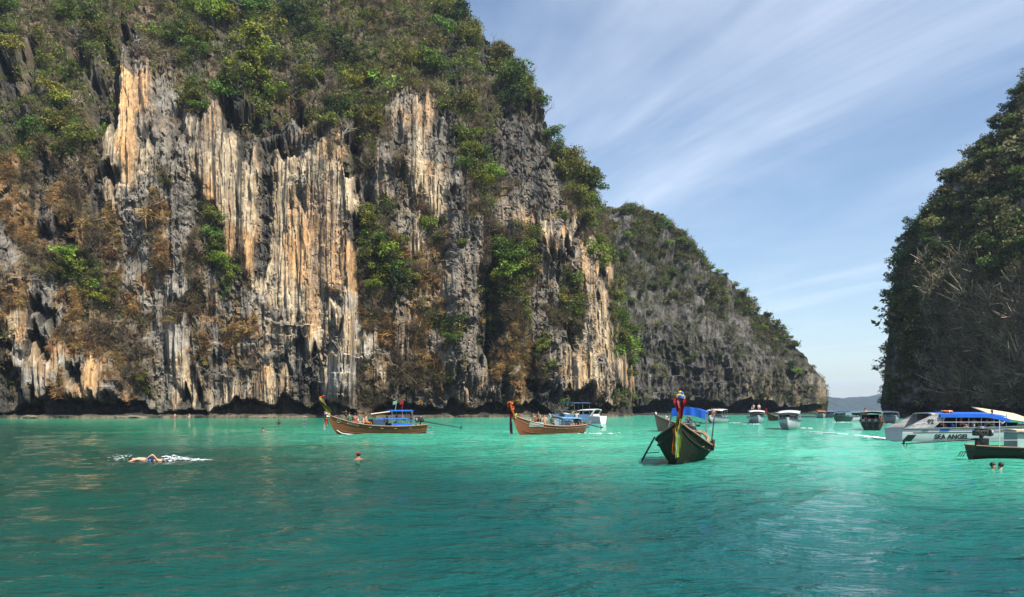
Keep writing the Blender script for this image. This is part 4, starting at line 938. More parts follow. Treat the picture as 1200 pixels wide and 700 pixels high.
# 1: varnished boat with ribbons on a high prow, people aboard, bow to the left
r1, H1 = longtail('longtail_boat', wpt(386, 72.5), wpt(498, 77.0), W_BROWN, 'varnished wooden longtail boat with lime and orange prow ribbons and blue canopy frame', prow=(.75, 1.75), stripe=W_DARK)
L1 = H1['L']
def bouquet(root, x, z, sets, seed, r=.16):
    rs = random.Random(seed)
    for m, n in sets:
        def f(bm):
            for k in range(n): ball_into(bm, (x + rs.uniform(-r, r), rs.uniform(-r, r), z + rs.uniform(-r, r) * 1.2), [rs.uniform(.06, .11)] * 3, sub=1)
        mk('flower_garland', f, m, root)
x = L1 / 2
bouquet(r1, x + .72, 3.3, [(RED, 7), (ORANGE, 4)], 1, .2); bouquet(r1, x + .1, 1.75, [(ORANGE, 8), (WHITEC, 6), (YELLOW, 5)], 2, .28)
ribbon('ribbon', [(x + .85, .1, 3.3), (x + .75, .15, 3.0), (x + .45, .16, 2.75), (x + .35, .12, 2.55), (x + .1, .1, 2.35), (x + .0, .1, 2.0)], .42, LIME, r1, 3)
ribbon('ribbon', [(x + .8, -.1, 3.35), (x + .9, -.12, 2.95), (x + .6, -.12, 2.7), (x + .3, -.1, 2.3)], .3, LIME, r1, 4)
for k, (m, dx, zb) in enumerate([(ORANGE, .3, .95), (WHITEC, .42, .45), (MINTC, .2, .8), (PINK, .36, .6), (CLOTHS['blue'], .34, .45)]):
    ribbon('ribbon', [(x + dx, .1 - .06 * k, 1.9), (x + dx + .03, .1 - .06 * k, 1.5), (x + dx, .12 - .06 * k, 1.1), (x + dx + .02, .1 - .06 * k, zb)], .24, m, r1, 10 + k)
GREENT = mat('pale_green_lettering', (.30, .48, .36), .6, .15)
hull_text(H1, 'Wanyoot J', .34, L1 * .5 - 2.15, 1.02, 1, GREENT, r1, .15)
def ring(bm):
    pts = []
    for a in np.linspace(0, 6.2832, 17):
        X, Z_ = L1 * .5 - .75 + .13 * math.cos(a), 1.22 + .13 * math.sin(a); pts.append((X, hull_y(H1, X, Z_) + .02, Z_))
    tube_into(bm, pts, [.022] * 17, 5)
mk('round_emblem', ring, GREENT, r1)
mk('white_waterline', lambda bm: tube_into(bm, strake_pts(H1, 1, .22, u0=.6, u1=.93), [.05] * 26, 5), WHITEC, r1)
canopy_on(r1, H1, .16, .40, 2.15, .78, BLUE, .10, .0, 3)
mk('bamboo_pole', lambda bm: tube_into(bm, [(.1 * L1, .5, 1.85), (-.12 * L1, .5, 2.1)], [.06, .05], 8), CREAM, r1)
for s in (-1, 1):
    mk('canopy_rail', lambda bm: tube_into(bm, [((u - .5) * L1, s * .86, 1.42 - .2 * (u < .2)) for u in np.linspace(.17, .47, 6)], [.05] * 6, 6), BLUE, r1)
    mk('side_panel', lambda bm: sheet_into(bm, [[Vector(((u - .5) * L1, s * (.88 + .02 * t), .98 - .25 * t)) for t in (0, 1)] for u in np.linspace(.19, .40, 4)], .03), BLUE, r1)
mk('seat_box', lambda bm: box_into(bm, (.02 * L1, 0, 1.0), (1.2, 1.4, .8), bevel=.05), NAVY, r1)
engine_on(r1, -L1 * .45, 1.05, -.16, 4.0)
mk('rudder_cage', lambda bm: [tube_into(bm, [(-L1 / 2 - .1, y, .7), (-L1 / 2 - .7, y, .55), (-L1 / 2 - .8, y, .15), (-L1 / 2 - .1, y, .05)], [.025] * 4, 5) for y in (-.35, 0, .35)], STEEL, r1)
for px_, col_ in ((.21, MINTC), (.14, RED)):
    mk('flag', lambda bm: (tube_into(bm, [((px_ + .02 - .5) * L1 + 1.0, .3, 2.15), ((px_ + .02 - .5) * L1 + .8, .3, 3.2)], [.02, .012], 5), sheet_into(bm, [[Vector(((px_ + .02 - .5) * L1 + .8 + q, .3 + .05 * math.sin(q * 9), 3.15 - w_ * .3 - .35 * q)) for w_ in (0, .5, 1)] for q in np.linspace(0, .4, 5)], .01)), col_, r1)
person(on_boat(r1, L1 * .5 - 1.5, .1, 1.20), 2.6, 'reach', 'person in dark clothes standing at the bow of the varnished longtail', 'brown', 'black', 'black', s=.62)
person(on_boat(r1, L1 * .5 - 2.35, .15, .98), 2.0, 'squat', 'bare backed person crouching behind the prow of the varnished longtail', 'brown', 'red')
person(on_boat(r1, L1 * .5 - 3.0, .4, .85), 3.6, 'sit', 'fair person in red shorts sitting on the varnished longtail gunwale', 'fair', 'red', None, True)
person(on_boat(r1, L1 * .5 - 3.35, .2, .98), 3.3, 'sit', 'fair bare shouldered person sitting before the dark seat box', 'fair', 'pink', None, True)
person(on_boat(r1, -L1 * .19, .1, .8), 2.9, 'sit', 'person in a blue shirt sitting under the blue canopy frame', 'tan', 'black', 'blue')
person(on_boat(r1, -L1 * .34, .2, .5), 3.0, 'stand', 'boatman in a black shirt standing by the engine of the varnished longtail', 'brown', 'black', 'black')

person(on_boat(r1, L1 * .5 - 1.95, -.3, 1.12), 2.9, 'sit', 'person in a green shirt sitting at the far rail behind the ribboned prow', 'tan', 'black', 'green')
person(on_boat(r1, L1 * .5 - 2.7, -.35, .98), 3.4, 'sit', 'dark haired person in white sitting at the far rail of the varnished longtail', 'brown', 'black', 'white')
person(on_boat(r1, -L1 * .10, -.25, .8), 3.2, 'sit', 'fair person in orange sitting at the front of the blue canopy frame', 'fair', 'black', 'orange', True)
mk('life_jacket_pile', lambda bm: [box_into(bm, (L1 * .5 - 3.9 + .25 * k, .35 - .3 * (k % 2), 1.0 + .06 * k), (.4, .3, .16), Matrix.Rotation(.5 * k, 3, 'Z'), .04) for k in range(3)], ORANGE, r1)

# 2: red brown boat with orange ribbon prow
r2, H2 = longtail('longtail_boat', wpt(602, 71.5), wpt(682, 78.5), W_RED, 'red brown wooden longtail boat with orange wrapped prow and pale gunwale', prow=(.45, 1.15), stripe=W_PALE, top_rail=mat('pink_painted_rail', (.55, .30, .22), .6, .2))
L2 = H2['L']; x = L2 / 2
bouquet(r2, x + .42, 2.75, [(ORANGE, 10), (RED, 6)], 5, .15); bouquet(r2, x + .25, 2.35, [(ORANGE, 9), (RED, 4)], 6, .16); bouquet(r2, x - .05, 1.72, [(LIME, 9), (YELLOW, 7)], 7, .22)
for k, m in enumerate([ORANGE, RED, ORANGE]):
    ribbon('ribbon', [(x + .45, .14 * (k - 1), 2.95), (x + .5, .14 * (k - 1), 2.5), (x + .3, .16 * (k - 1), 2.1), (x + .2, .14 * (k - 1), 1.75)], .32, m, r2, 20 + k)
for k, m in enumerate([PINK, PINK, ORANGE]):
    ribbon('ribbon', [(x + .3, .08 * (k - 1), 1.8), (x + .32, .08 * (k - 1), 1.2), (x + .3, .08 * (k - 1), .6), (x + .32, .08 * (k - 1), .12)], .22, m, r2, 30 + k)
mk('name_board', lambda bm: sheet_into(bm, [[Vector((X, hull_y(H2, X, Z_) + .03, Z_)) for Z_ in (.72, .95, 1.16 + .04 * (X - L2 * .27))] for X in np.linspace(L2 * .5 - 3.1, L2 * .5 - 1.5, 6)], .01), GREENT, r2)
hull_text(H2, 'Wassana 9', .26, L2 * .5 - 2.3, .95, 1, WHITEC, r2).location.y = .03
canopy_on(r2, H2, .10, .40, 1.42, .80, LIGHTB, .12, -.08, 3)
engine_on(r2, -L2 * .44, .95, -.17, 3.4)
mk('stern_pole', lambda bm: tube_into(bm, [(-L2 * .38, .6, .7), (-L2 * .38, .6, 2.2)], [.035, .03], 6), W_PALE, r2)
mk('rudder_cage', lambda bm: [tube_into(bm, [(-L2 / 2 - .1, y, .7), (-L2 / 2 - .55, y, .55), (-L2 / 2 - .6, y, .2), (-L2 / 2 - .1, y, .1)], [.022] * 4, 5) for y in (-.3, 0, .3)], STEEL, r2)
person(on_boat(r2, L2 * .5 - 2.75, -.1, 1.02), -2.2, 'sit', 'long haired person sitting upright on the red brown longtail', 'fair', 'black', None, True)
person(on_boat(r2, L2 * .5 - 2.95, .35, 1.12), -2.0, 'squat', 'dark haired person crouching on the red brown longtail', 'tan', 'black')
person(on_boat(r2, L2 * .5 - 3.6, .45, .92), -1.7, 'sit', 'fair person in orange shorts sitting on the red brown longtail gunwale', 'fair', 'orange')
person(on_boat(r2, L2 * .5 - 3.3, .0, .95), -2.5, 'sit', 'person in a pink top sitting between others on the red brown longtail', 'tan', 'black', 'pink')

person(on_boat(r2, -L2 * .02, .2, .75), -2.2, 'sit', 'person in a green shirt sitting under the faded blue awning', 'brown', 'black', 'green')
person(on_boat(r2, -L2 * .40, .1, .45), -2.2, 'stand', 'boatman in a white shirt standing at the stern of the red brown longtail', 'brown', 'black', 'white')

# 3: dark boat bow-on, blue roof
r3, H3 = longtail('longtail_boat', wpt(791, 31.0), (8.75, 39.8, 0), W_DARK, 'dark weathered longtail boat bow on with red scarf prow and flat blue roof', roll=-.085, B=1.22, prow=(.18, .98), stripe=W_BLACK, top_rail=W_PALE, prow_mat=W_BLACK)
L3 = H3['L']; x = L3 / 2
bouquet(r3, x + .16, 2.78, [(YELLOW, 8), (CLOTHS['blue'], 4)], 8, .09)
for k, (m, y0, y1, zb) in enumerate([(RED, -.12, -.04, 2.15), (RED, .14, .02, 2.1), (PINK, -.02, 0, 2.2), (RED, .06, .05, 1.9)]):
    ribbon('scarf', [(x + .24, y0 * 1.5, 2.66), (x + .26, y0 * 1.1, 2.5), (x + .24, (y0 + y1) / 2, 2.3), (x + .2, y1, zb)], .2, m, r3, 40 + k)
for k, (m, y0, zb) in enumerate([(YELLOW, .07, 1.5), (RED, .02, 1.55), (LIME, -.04, 1.4)]):
    ribbon('scarf', [(x + .22, y0, 2.3), (x + .17, y0 + .01, 2.0), (x + .12, y0 - .03, 1.7), (x + .12, y0 - .07, zb)], .13, m, r3, 50 + k)
for k, (m, y0, zb) in enumerate([(LIME, .08, .42), (MINTC, .02, .38), (YELLOW, -.08, .5), (ORANGE, -.12, .55), (LIME, -.02, 1.0)]):
    ribbon('scarf', [(x + .12, y0, 1.5), (x + .1, y0 + .02, 1.2), (x + .06, y0 - .01, .8), (x + .03, y0, zb)], .15, m, r3, 60 + k)
canopy_on(r3, H3, .12, .44, 2.2, .74, BLUE, .14, 0, 2, .02, base_in=.3)
mk('roof_flap', lambda bm: sheet_into(bm, [[Vector((-.06 * L3 + .03 * math.sin(9 * y) * t, y * .74, 2.22 + .14 * (1 - y * y) - .36 * t)) for t in (0, .35, .7, 1)] for y in np.linspace(-1, 1, 11)], .01), BLUE, r3)
def ladder(bm):
    for y0 in (0, .28): tube_into(bm, [(.6 + y0, -1.25, .95), (.6 + y0, -1.62, .1), (.6 + y0, -1.72, -.15)], [.03, .03, .03], 6)
    for t in (.25, .55, .85): box_into(bm, (.74, -1.25 - .37 * t, .95 - .85 * t), (.34, .09, .03))
    tube_into(bm, [(.74, -1.55, .22), (.74, -1.0, .3)], [.02, .02], 5)
mk('boarding_ladder', ladder, W_BLACK, r3)
mk('covered_engine', lambda bm: (ball_into(bm, (.4, .35, 1.05), (.42, .36, .36)), ball_into(bm, (.2, .3, 1.25), (.26, .24, .2)), box_into(bm, (.4, .35, .7), (.8, .6, .6), bevel=.1)), BLACK, r3, True)
for k in range(3):
    mk('bent_rail', lambda bm: tube_into(bm, [(1.6 - .8 * k, 1.0, .75), (1.3 - .8 * k, .98, 1.15), (1.0 - .8 * k, .75, 1.3), (.8 - .8 * k, .3, 1.36)], [.045] * 4, 6), W_PALE, r3)
mk('side_pole', lambda bm: tube_into(bm, [(.2, 1.12, .7), (.15, 1.14, 2.0)], [.03, .025], 6), W_BLACK, r3)
mk('fender_tyre', lambda bm: tube_into(bm, [(.9 + .05 * math.sin(a), 1.2 + .02, .85 + .2 * math.cos(a)) for a in np.linspace(0, 6.2832, 13)], [.06] * 13, 6), RUB, r3)
mk('stacked_planks', lambda bm: [box_into(bm, (1.0 - .05 * k, -.55, .86 + .07 * k), (1.6, .5, .05), Matrix.Rotation(.06 * k, 3, 'Z')) for k in range(4)], mat('orange_brown_plank', (.34, .15, .06), .6, .3, 3, stretch=(1, 6, 6)), r3)
engine_on(r3, -L3 * .45, .95, .12, 3.0)

# 4: longtail half hidden behind the dark boat
r4, H4 = longtail('longtail_boat', wpt(768, 84), (20.0, 91.0, 0), W_BLACK, 'black brown longtail with passengers lying behind the bow on dark longtail', prow=(.2, .25))
L4 = H4['L']; canopy_on(r4, H4, .2, .5, 2.0, .8, NAVY, .12)
engine_on(r4, -L4 * .45, .95, -.1, 3)
mk('bow_cloth', lambda bm: ball_into(bm, (L4 / 2 - .1, 0, 1.85), (.12, .12, .2), sub=1), WHITEC, r4)
for k, (dx, s_, c_) in enumerate([(2.0, 'fair', 'white'), (2.7, 'tan', 'black'), (3.3, 'fair', 'blue')]):
    person(on_boat(r4, L4 / 2 - dx, .2 - .2 * k, .95 - .08 * k), -2.4, 'sit', ['person in a white shirt', 'person in a black shirt', 'person in a blue shirt'][k] + ' sitting on the black brown longtail', s_, 'black', c_)

# 5: longtail at the right with its engine and raised shaft
r5, H5 = longtail('longtail_boat', (30.6, 35.6, 0), wpt(1137, 36.9), W_BLACK, 'black brown longtail with raised propeller shaft and mint cabin box beside speedboat')
L5 = H5['L']
r5.scale.z = .72
engine_on(r5, -L5 * .47 + .15, 1.42, -.1, 3.0, .3)
mk('engine_mount', lambda bm: (box_into(bm, (-L5 * .47 + .2, 0, 1.05), (.5, .3, .5), bevel=.02), tube_into(bm, [(-L5 * .47, .2, .6), (-L5 * .47 + .4, .25, 1.5)], [.03, .03], 5)), ENGINE, r5)
mk('rudder_cage', lambda bm: [tube_into(bm, [(-L5 / 2, y, .42), (-L5 / 2 - .3, y, .42), (-L5 / 2 - .42, y, .12)], [.022] * 3, 5) for y in (-.25, .0, .25)], ENGINE, r5)
cb = mk('cabin_box', lambda bm: box_into(bm, (-L5 * .5 + 3.0, 0, 1.15), (2.6, 1.3, 1.0), bevel=.03), mat('mint_panel', (.42, .66, .55), .5, .12, 2), r5)
mk('cabin_top', lambda bm: sheet_into(bm, [[Vector((X, y, 1.8 + .08 * (1 - y * y))) for y in np.linspace(-.8, .8, 7)] for X in np.linspace(-L5 * .5 + 1.6, -L5 * .5 + 4.4, 6)], .09), CREAM, r5)
me = text_mesh('Ja wat', .3, BLACK); t = link('lettering', me, cb); t.location = (-L5 * .5 + 2.55, -.662, 1.42); t.rotation_euler = (math.pi / 2, 0, 0)
mk('flag_pole', lambda bm: tube_into(bm, [(-L5 * .5 + .98, -.6, .6), (-L5 * .5 + .98, -.6, 2.45)], [.022, .016], 6), WHITEC, r5)
mk('pole_rope', lambda bm: tube_into(bm, [(-L5 * .5 + .98, -.6, 2.42), (-L5 * .5 + 1.1, -.58, 2.2), (-L5 * .5 + 1.22, -.56, 2.36)], [.02, .02, .02], 5), WHITEC, r5)
mk('deck_rail', lambda bm: tube_into(bm, [(-L5 * .5 + .5, -.75, 1.2), (-L5 * .5 + 1.7, -.8, 1.22)], [.02, .02], 5), STEEL, r5)

# 6: small longtail far off by the headland foot
r6, H6 = longtail('longtail_boat', wpt(899, 168), wpt(921, 176), W_DARK, 'far small longtail with red prow cloth under the headland', prow=(.4, .8))
ribbon('ribbon', [(H6['L'] / 2 + .4, 0, 2.6), (H6['L'] / 2 + .3, 0, 2.1), (H6['L'] / 2 + .2, 0, 1.5)], .5, RED, r6, 70)
canopy_on(r6, H6, .15, .6, 1.7, .8, WHITEC, .1)

# ------------------------------------------------------------------ speedboats
def speedboat(name, bow, stern, label, hull=GEL, lower=None, roof=GEL, B=1.25, top=2.25, roof_u=(.16, .66), engines=2, group='speedboats in the lagoon', trim=NAVY, glass=True, full=1.0, lower_top=.5):
    root, L = root_at(name, bow, stern); tag(root, label, 'speedboat', group)
    H = hull_profile(L, B, 'speed'); p0 = H['p']; H['p'] = lambda u: p0(u) * full
    mk('hull', lambda bm: hull_into(bm, H, 26, 8, .07, .35), hull, root, False)
    for s in (-1, 1):
        mk('rub_rail', lambda bm: tube_into(bm, gunwale_pts(H, s, dz=-.04, u1=.99), [.045] * 26, 6), trim, root)
        mk('bow_rail', lambda bm: [tube_into(bm, [((u - .5) * L, s * (H['w'](u) - .06), H['zs'](u) + .35) for u in np.linspace(.68, .97, 8)], [.018] * 8, 5)] + [tube_into(bm, [((u - .5) * L, s * (H['w'](u) - .06), H['zs'](u) - .02), ((u - .5) * L, s * (H['w'](u) - .06), H['zs'](u) + .35)], [.015, .015], 5) for u in (.7, .8, .9)], STEEL, root)
    if lower: mk('lower_hull', lambda bm: [grid_into(bm, [[Vector(((u - .5) * L, s * (hull_y(H, (u - .5) * L, H['zk'](u) + (H['zs'](u) - H['zk'](u)) * q) + .012), H['zk'](u) + (H['zs'](u) - H['zk'](u)) * q)) for q in (.02, .2 * lower_top, .4 * lower_top, .7 * lower_top, lower_top)] for u in np.linspace(0, .97, 24)]) for s in (-1, 1)], lower, root, True)
    mk('foredeck', lambda bm: sheet_into(bm, [[Vector(((u - .5) * L, y * (H['w'](u) - .04), H['zs'](u) - .03 + .1 * (1 - y * y))) for y in np.linspace(-1, 1, 7)] for u in np.linspace(.66, .985, 9)], .05), hull, root, True)
    if roof is not None:
        x0, x1 = (roof_u[0] - .5) * L, (roof_u[1] - .5) * L
        rf = mk('hardtop', lambda bm: sheet_into(bm, [[Vector((X, y * (B - .12), top + .12 * (1 - y * y) - .22 * ((X - x0) / (x1 - x0)) ** 4)) for y in np.linspace(-1, 1, 9)] for X in np.linspace(x0, x1, 10)], .07), roof, root, True)
        for u in (roof_u[0] + .03, (roof_u[0] + roof_u[1]) / 2, roof_u[1] - .03):
            for s in (-1, 1):
                mk('roof_post', lambda bm: tube_into(bm, [((u + .02 - .5) * L, s * (H['w'](u) - .09), H['zs'](u) - .05), ((u - .5) * L, s * (B - .2), top + .02)], [.03, .028], 6), STEEL, root)
    if glass:
        u = roof_u[1]
        mk('windscreen', lambda bm: sheet_into(bm, [[Vector(((u + .05 - .09 * t - .05 * y * y - .5) * L, y * (H['w'](u) - .12), H['zs'](u) + .02 + .55 * t)) for t in (0, .5, 1)] for y in np.linspace(-1, 1, 9)], .02), GLASS, root)
    for k in range(4):
        u = .2 + .12 * k
        mk('bench_seat', lambda bm: (box_into(bm, ((u - .5) * L, 0, .75), (.4, 2 * B - .5, .1), bevel=.03), box_into(bm, ((u - .5) * L - .2, 0, .98), (.08, 2 * B - .5, .45), bevel=.03)), SEAT if k % 2 else WHITEC, root)
    for k in range(engines):
        y = (k - (engines - 1) / 2) * .62
        e = mk('outboard_motor', lambda bm: (box_into(bm, (-L / 2 - .32, y, .95), (.55, .38, .5), bevel=.1), box_into(bm, (-L / 2 - .3, y, 1.22), (.42, .32, .12), bevel=.05), box_into(bm, (-L / 2 - .3, y, .4), (.2, .16, .9), bevel=.04), box_into(bm, (-L / 2 - .35, y, -.12), (.4, .04, .22), bevel=.01)), BLACK, root)
        mk('motor_bracket', lambda bm: box_into(bm, (-L / 2 - .05, y, .6), (.2, .26, .35), bevel=.02), STEEL, e)
    return root, H
def far_people(root, spots, words, group='passengers on the speedboats'):
    for k, (x_, y_, z_, kind, sk_, sh_) in enumerate(spots): person(on_boat(root, x_, y_, z_), root.rotation_euler.z + (k % 3 - 1) * .6, kind, words[k], sk_, 'black', sh_, k % 2 == 1, group)

# behind the red brown longtail: canopied boat and white cruiser
s1, h1 = longtail('canopied_boat', (4.6, 98, 0), (9.5, 103, 0), mat('pale_blue_hull', (.45, .58, .62), .5, .15), 'boat with a navy framed canopy moored behind the red brown longtail', 'boats anchored behind the longtails', B=1.2, prow=(.1, .15)); s1['category'] = 'boat'
canopy_on(s1, h1, .06, .56, 3.1, 1.15, NAVY, .12, 0, 3)
for s in (-1, 1): mk('spray_panel', lambda bm: sheet_into(bm, [[Vector((X, s * 1.18, 1.7 - .75 * t)) for t in (0, 1)] for X in np.linspace(-2.4, 2.2, 5)], .03), LIGHTB, s1)
person(on_boat(s1, -.4, .2, .7), -2.4, 'stand', 'person in a lime yellow vest standing under the navy canopy', 'tan', 'black', 'yellow')
s2, h2 = speedboat('speedboat', wpt(660, 138), wpt(707, 134), 'white speedboat with a raked roof beyond the navy canopied boat', B=1.5, top=1.75, roof_u=(.14, .62), trim=GEL, engines=0); s2.scale.z = 1.3
[mk('raked_arch', lambda bm: tube_into(bm, [(-h2['L'] * .5 + 1.7, s * 1.3, .95), (-h2['L'] * .5 + 1.0, s * 1.2, 1.75)], [.14, .12], 6), GEL, s2) for s in (-1, 1)]
s3, h3 = speedboat('speedboat', wpt(832, 134), wpt(846, 144), 'white speedboat packed with passengers beside the blue roof', B=1.45, top=2.35)
far_people(s3, [(1.5, -.5, .9, 'stand', 'fair', 'orange'), (1.0, .5, .9, 'stand', 'tan', 'red'), (2.2, 0, .9, 'stand', 'fair', None)], ['person in orange standing on the packed white speedboat', 'person in red standing on the packed white speedboat', 'bare chested person on the packed white speedboat'])
s4, h4 = speedboat('speedboat', wpt(889, 133), wpt(884, 143), 'white speedboat with two passengers on its roof under the headland', B=1.4, top=2.15)
far_people(s4, [(-.4, -.45, 2.4, 'sit', 'fair', 'white'), (-.4, .45, 2.4, 'sit', 'fair', 'white')], ['person in white sitting on the speedboat roof under the headland'] * 2)
s5, h5 = speedboat('speedboat', wpt(923, 90), wpt(926.5, 99), 'white speedboat heading in bow on with a white flat roof', B=1.32, top=2.1, roof_u=(.1, .72))
far_people(s5, [(-.2, .5, .8, 'sit', 'tan', 'blue'), (.6, -.4, .8, 'sit', 'fair', 'red')], ['person in blue sitting under the white flat roof', 'person in red sitting under the white flat roof'])
s6, h6 = speedboat('speedboat', wpt(979, 150), wpt(992.5, 157), 'black hulled speedboat far out in the channel', hull=BLACK, roof=NAVY, B=1.2, top=2.0)
s7, h7 = speedboat('speedboat', wpt(1010, 166), wpt(994, 162), 'low white speedboat far out beside the black hulled one', roof=None, B=1.2, glass=True, engines=1)
s8, h8 = speedboat('speedboat', wpt(1019, 97), wpt(1022.5, 89.5), 'speedboat seen from astern with black outboards and a cream roof', hull=mat('black_and_wood_hull', (.06, .04, .03), .5, .3), roof=CREAM, B=1.25, top=2.0, engines=3, roof_u=(.05, .75))
far_people(s8, [(-2.6, .7, .7, 'stand', 'fair', None), (-2.2, -.4, .6, 'sit', 'tan', 'red'), (-1.4, .2, .6, 'sit', 'tan', 'pink'), (-2.9, -.9, .7, 'sit', 'tan', 'orange')], ['bare chested person standing at the stern of the cream roofed speedboat', 'person in red seated on the cream roofed speedboat', 'person in pink seated on the cream roofed speedboat', 'person in orange seated on the cream roofed speedboat'])
s9, h9 = speedboat('speedboat', wpt(1050, 132), wpt(1037, 139), 'grey white speedboat half hidden between the cream roofed boat and cliff', hull=mat('grey_gelcoat', (.45, .47, .48), .4, .1), roof=NAVY, B=1.25, top=2.0)
for k, (px_, Y_) in enumerate([(962, 230), (972, 250)]):
    q, hq = speedboat('speedboat', wpt(px_ + 3, Y_), wpt(px_ - 2, Y_ + 8), ['tiny far speedboat with an orange roof off the headland tip', 'tiny far speedboat with a white roof off the headland tip'][k], roof=[ORANGE, GEL][k], B=1.2, top=2.0)

# the big tour speedboat
sa, ha = speedboat('tour_speedboat', (38.9, 57.4, 0), wpt(1047, 57.6), 'large mint and white tour speedboat lettered SEA ANGEL with a blue canopy', hull=GEL, lower=MINT, roof=None, B=1.55, engines=0, trim=HULLG, glass=False, full=.4, lower_top=.73)
LA = ha['L']
def side_grid(u0, u1, q0, q1, s, out=.02, nu=10, nq=4, skew=0.0):
    rows = []
    for i in range(nu + 1):
        r = []
        for j in range(nq + 1):
            q = q0 + (q1 - q0) * j / nq; u = u0 + (u1 - u0) * i / nu + skew * (q - q0) / (q1 - q0)
            z = ha['zk'](u) + (ha['zs'](u) - ha['zk'](u)) * q; r.append(Vector(((u - .5) * LA, s * (hull_y(ha, (u - .5) * LA, z) + out), z)))
        rows.append(r)
    return rows
for s in (-1, 1):
    mk('side_stripe', lambda bm: grid_into(bm, side_grid(.06, .96, .73, .78, s, .024, 24, 2)), HULLG, sa)
    mk('stern_swoosh', lambda bm: grid_into(bm, side_grid(.0, .05, .26, .64, s, .03, 5, 5, .03)), BLACK, sa)
    for u in (.21, .405): mk('blue_panel', lambda bm: grid_into(bm, side_grid(u, u + .055, .83, .98, s, .022, 3, 2, .01)), BLUE, sa)
    for u in (.11, .66): mk('vent', lambda bm: grid_into(bm, side_grid(u, u + .035, .83, .89, s, .026, 2, 1)), HULLG, sa)
me = hull_text(ha, 'SEA ANGEL', .46, -LA * .5 + 3.35, .36, -1, BLACK, sa, 0, .035)

def arch(bm):
    for s in (-1, 1):
        grid_into(bm, [[Vector((-LA * .5 + .25 + 2.0 * t + .0, s * (1.38 - .1 * t + .03 * k), 1.0 + 1.0 * t)) for t in (0, .35, .7, 1)] for k in (0, 1)])
        sheet_into(bm, [[Vector((-LA * .5 + .2 + 2.1 * t + w_ * (1.9 - .9 * t), s * 1.36, 1.0 + .98 * t)) for w_ in (0, .5, 1)] for t in np.linspace(0, 1, 6)], .05)
    sheet_into(bm, [[Vector((-LA * .5 + 2.0 + w_ * 1.3, y, 2.0 + .03 * (1 - y * y))) for w_ in (0, .5, 1)] for y in np.linspace(-1.36, 1.36, 7)], .06)
ar = mk('stern_arch', arch, GEL, sa)
me = text_mesh('92', .42, BLACK, 0, .012); t = link('lettering', me, ar); t.location = (-LA * .5 + 1.95, -1.40, 1.42); t.rotation_euler = (math.pi / 2, 0, 0)
mk('antenna_bar', lambda bm: (tube_into(bm, [(-LA * .5 + 1.1, -.8, 1.98), (-LA * .5 + 2.4, -.8, 2.02)], [.03, .03], 6), tube_into(bm, [(-LA * .5 + 1.2, -.8, 1.98), (-LA * .5 + 1.2, -.8, 1.5)], [.02, .02], 5)), HULLG, ar)
xs = np.linspace(-LA * .5 + 2.55, -LA * .5 + 7.3, 14)
mk('canopy_roof', lambda bm: sheet_into(bm, [[Vector((X, y * 1.5, 1.92 + .16 * (1 - y ** 4) - .02 * math.sin(6 * X) ** 2 - .22 * max(0, (X + LA * .5 - 5.6) / 1.7) ** 1.5 * (1.0 + (abs(y) > .7)))) for y in np.linspace(-1, 1, 13)] for X in xs], .05), BLUE, sa, True)
for s in (-1, 1):
    mk('canopy_valance', lambda bm: grid_into(bm, [[Vector((X, s * 1.51, 1.96 - .26 * t - .36 * max(0, (X + LA * .5 - 5.6) / 1.7) ** 1.5)) for t in (0, .5, 1)] for X in xs]), BLUE, sa)
    for X in np.linspace(-LA * .5 + 2.8, -LA * .5 + 7.1, 6):
        mk('canopy_post', lambda bm: tube_into(bm, [(X, s * 1.42, .95), (X, s * 1.46, 1.95)], [.025, .025], 6), STEEL, sa)
    mk('grab_rail', lambda bm: tube_into(bm, [(X, s * 1.47, 1.38) for X in xs], [.02] * len(xs), 5), STEEL, sa)
mk('forward_canopy', lambda bm: sheet_into(bm, [[Vector((X, y * 1.5, 2.14 - .45 * t + .05 * (1 - y * y) + .36 * y - .05)) for y in np.linspace(-1, 1, 9)] for X, t in zip(np.linspace(-LA * .5 + 6.3, -LA * .5 + 9.3, 9), np.linspace(0, 1, 9) ** 1.15)], .06), CREAM, sa, True)
for X in np.linspace(2.6, 8.2, 6):
    mk('row_seat', lambda bm: (box_into(bm, (-LA * .5 + X, 0, .8), (.5, 2.5, .12), bevel=.04), box_into(bm, (-LA * .5 + X - .22, 0, 1.1), (.1, 2.5, .5), bevel=.04)), SEAT, sa)
mk('far_side_panel', lambda bm: box_into(bm, (-LA * .5 + 5.5, .9, 1.35), (5.8, .05, .8)), NAVY, sa)  # plain navy sheet along the far side below the canopy
spots = [(2.95, -.7, .9, 'sit', 'fair', 'orange'), (4.2, -1.0, .95, 'sit', 'fair', None), (5.1, -1.0, .95, 'sit', 'tan', 'white'), (6.35, -1.05, .62, 'stand', 'brown', 'black'), (6.0, -1.0, .95, 'sit', 'fair', None), (9.5, -.8, .95, 'sit', 'tan', 'orange'), (9.8, -.3, 1.1, 'sit', 'fair', 'red'), (8.6, -1.1, .7, 'sit', 'tan', 'blue')]
words = ['person in orange sitting under the rear of the blue canopy', 'bare chested person sitting under the blue canopy of the tour speedboat', 'person in white sitting under the blue canopy', 'crew member in black standing amidships on the tour speedboat', 'long haired bather seated beside the standing crew member', 'person in orange by the cream canopy', 'person in red by the cream canopy', 'person in blue under the cream canopy']
for k, (x_, y_, z_, kind, sk_, sh_) in enumerate(spots): person(on_boat(sa, -LA * .5 + x_, y_, z_), sa.rotation_euler.z - .8 + .5 * (k % 3), kind, words[k], sk_, 'black', sh_, k == 4, 'people on the tour speedboat', s=.92)
bb = link('life_ring', None); bpy.context.view_layer.update(); bb.location = on_boat(sa, -LA * .5 + 3.3, -.9, 2.03); tag(bb, 'orange life ring lying on top of the blue canopy', 'life ring')
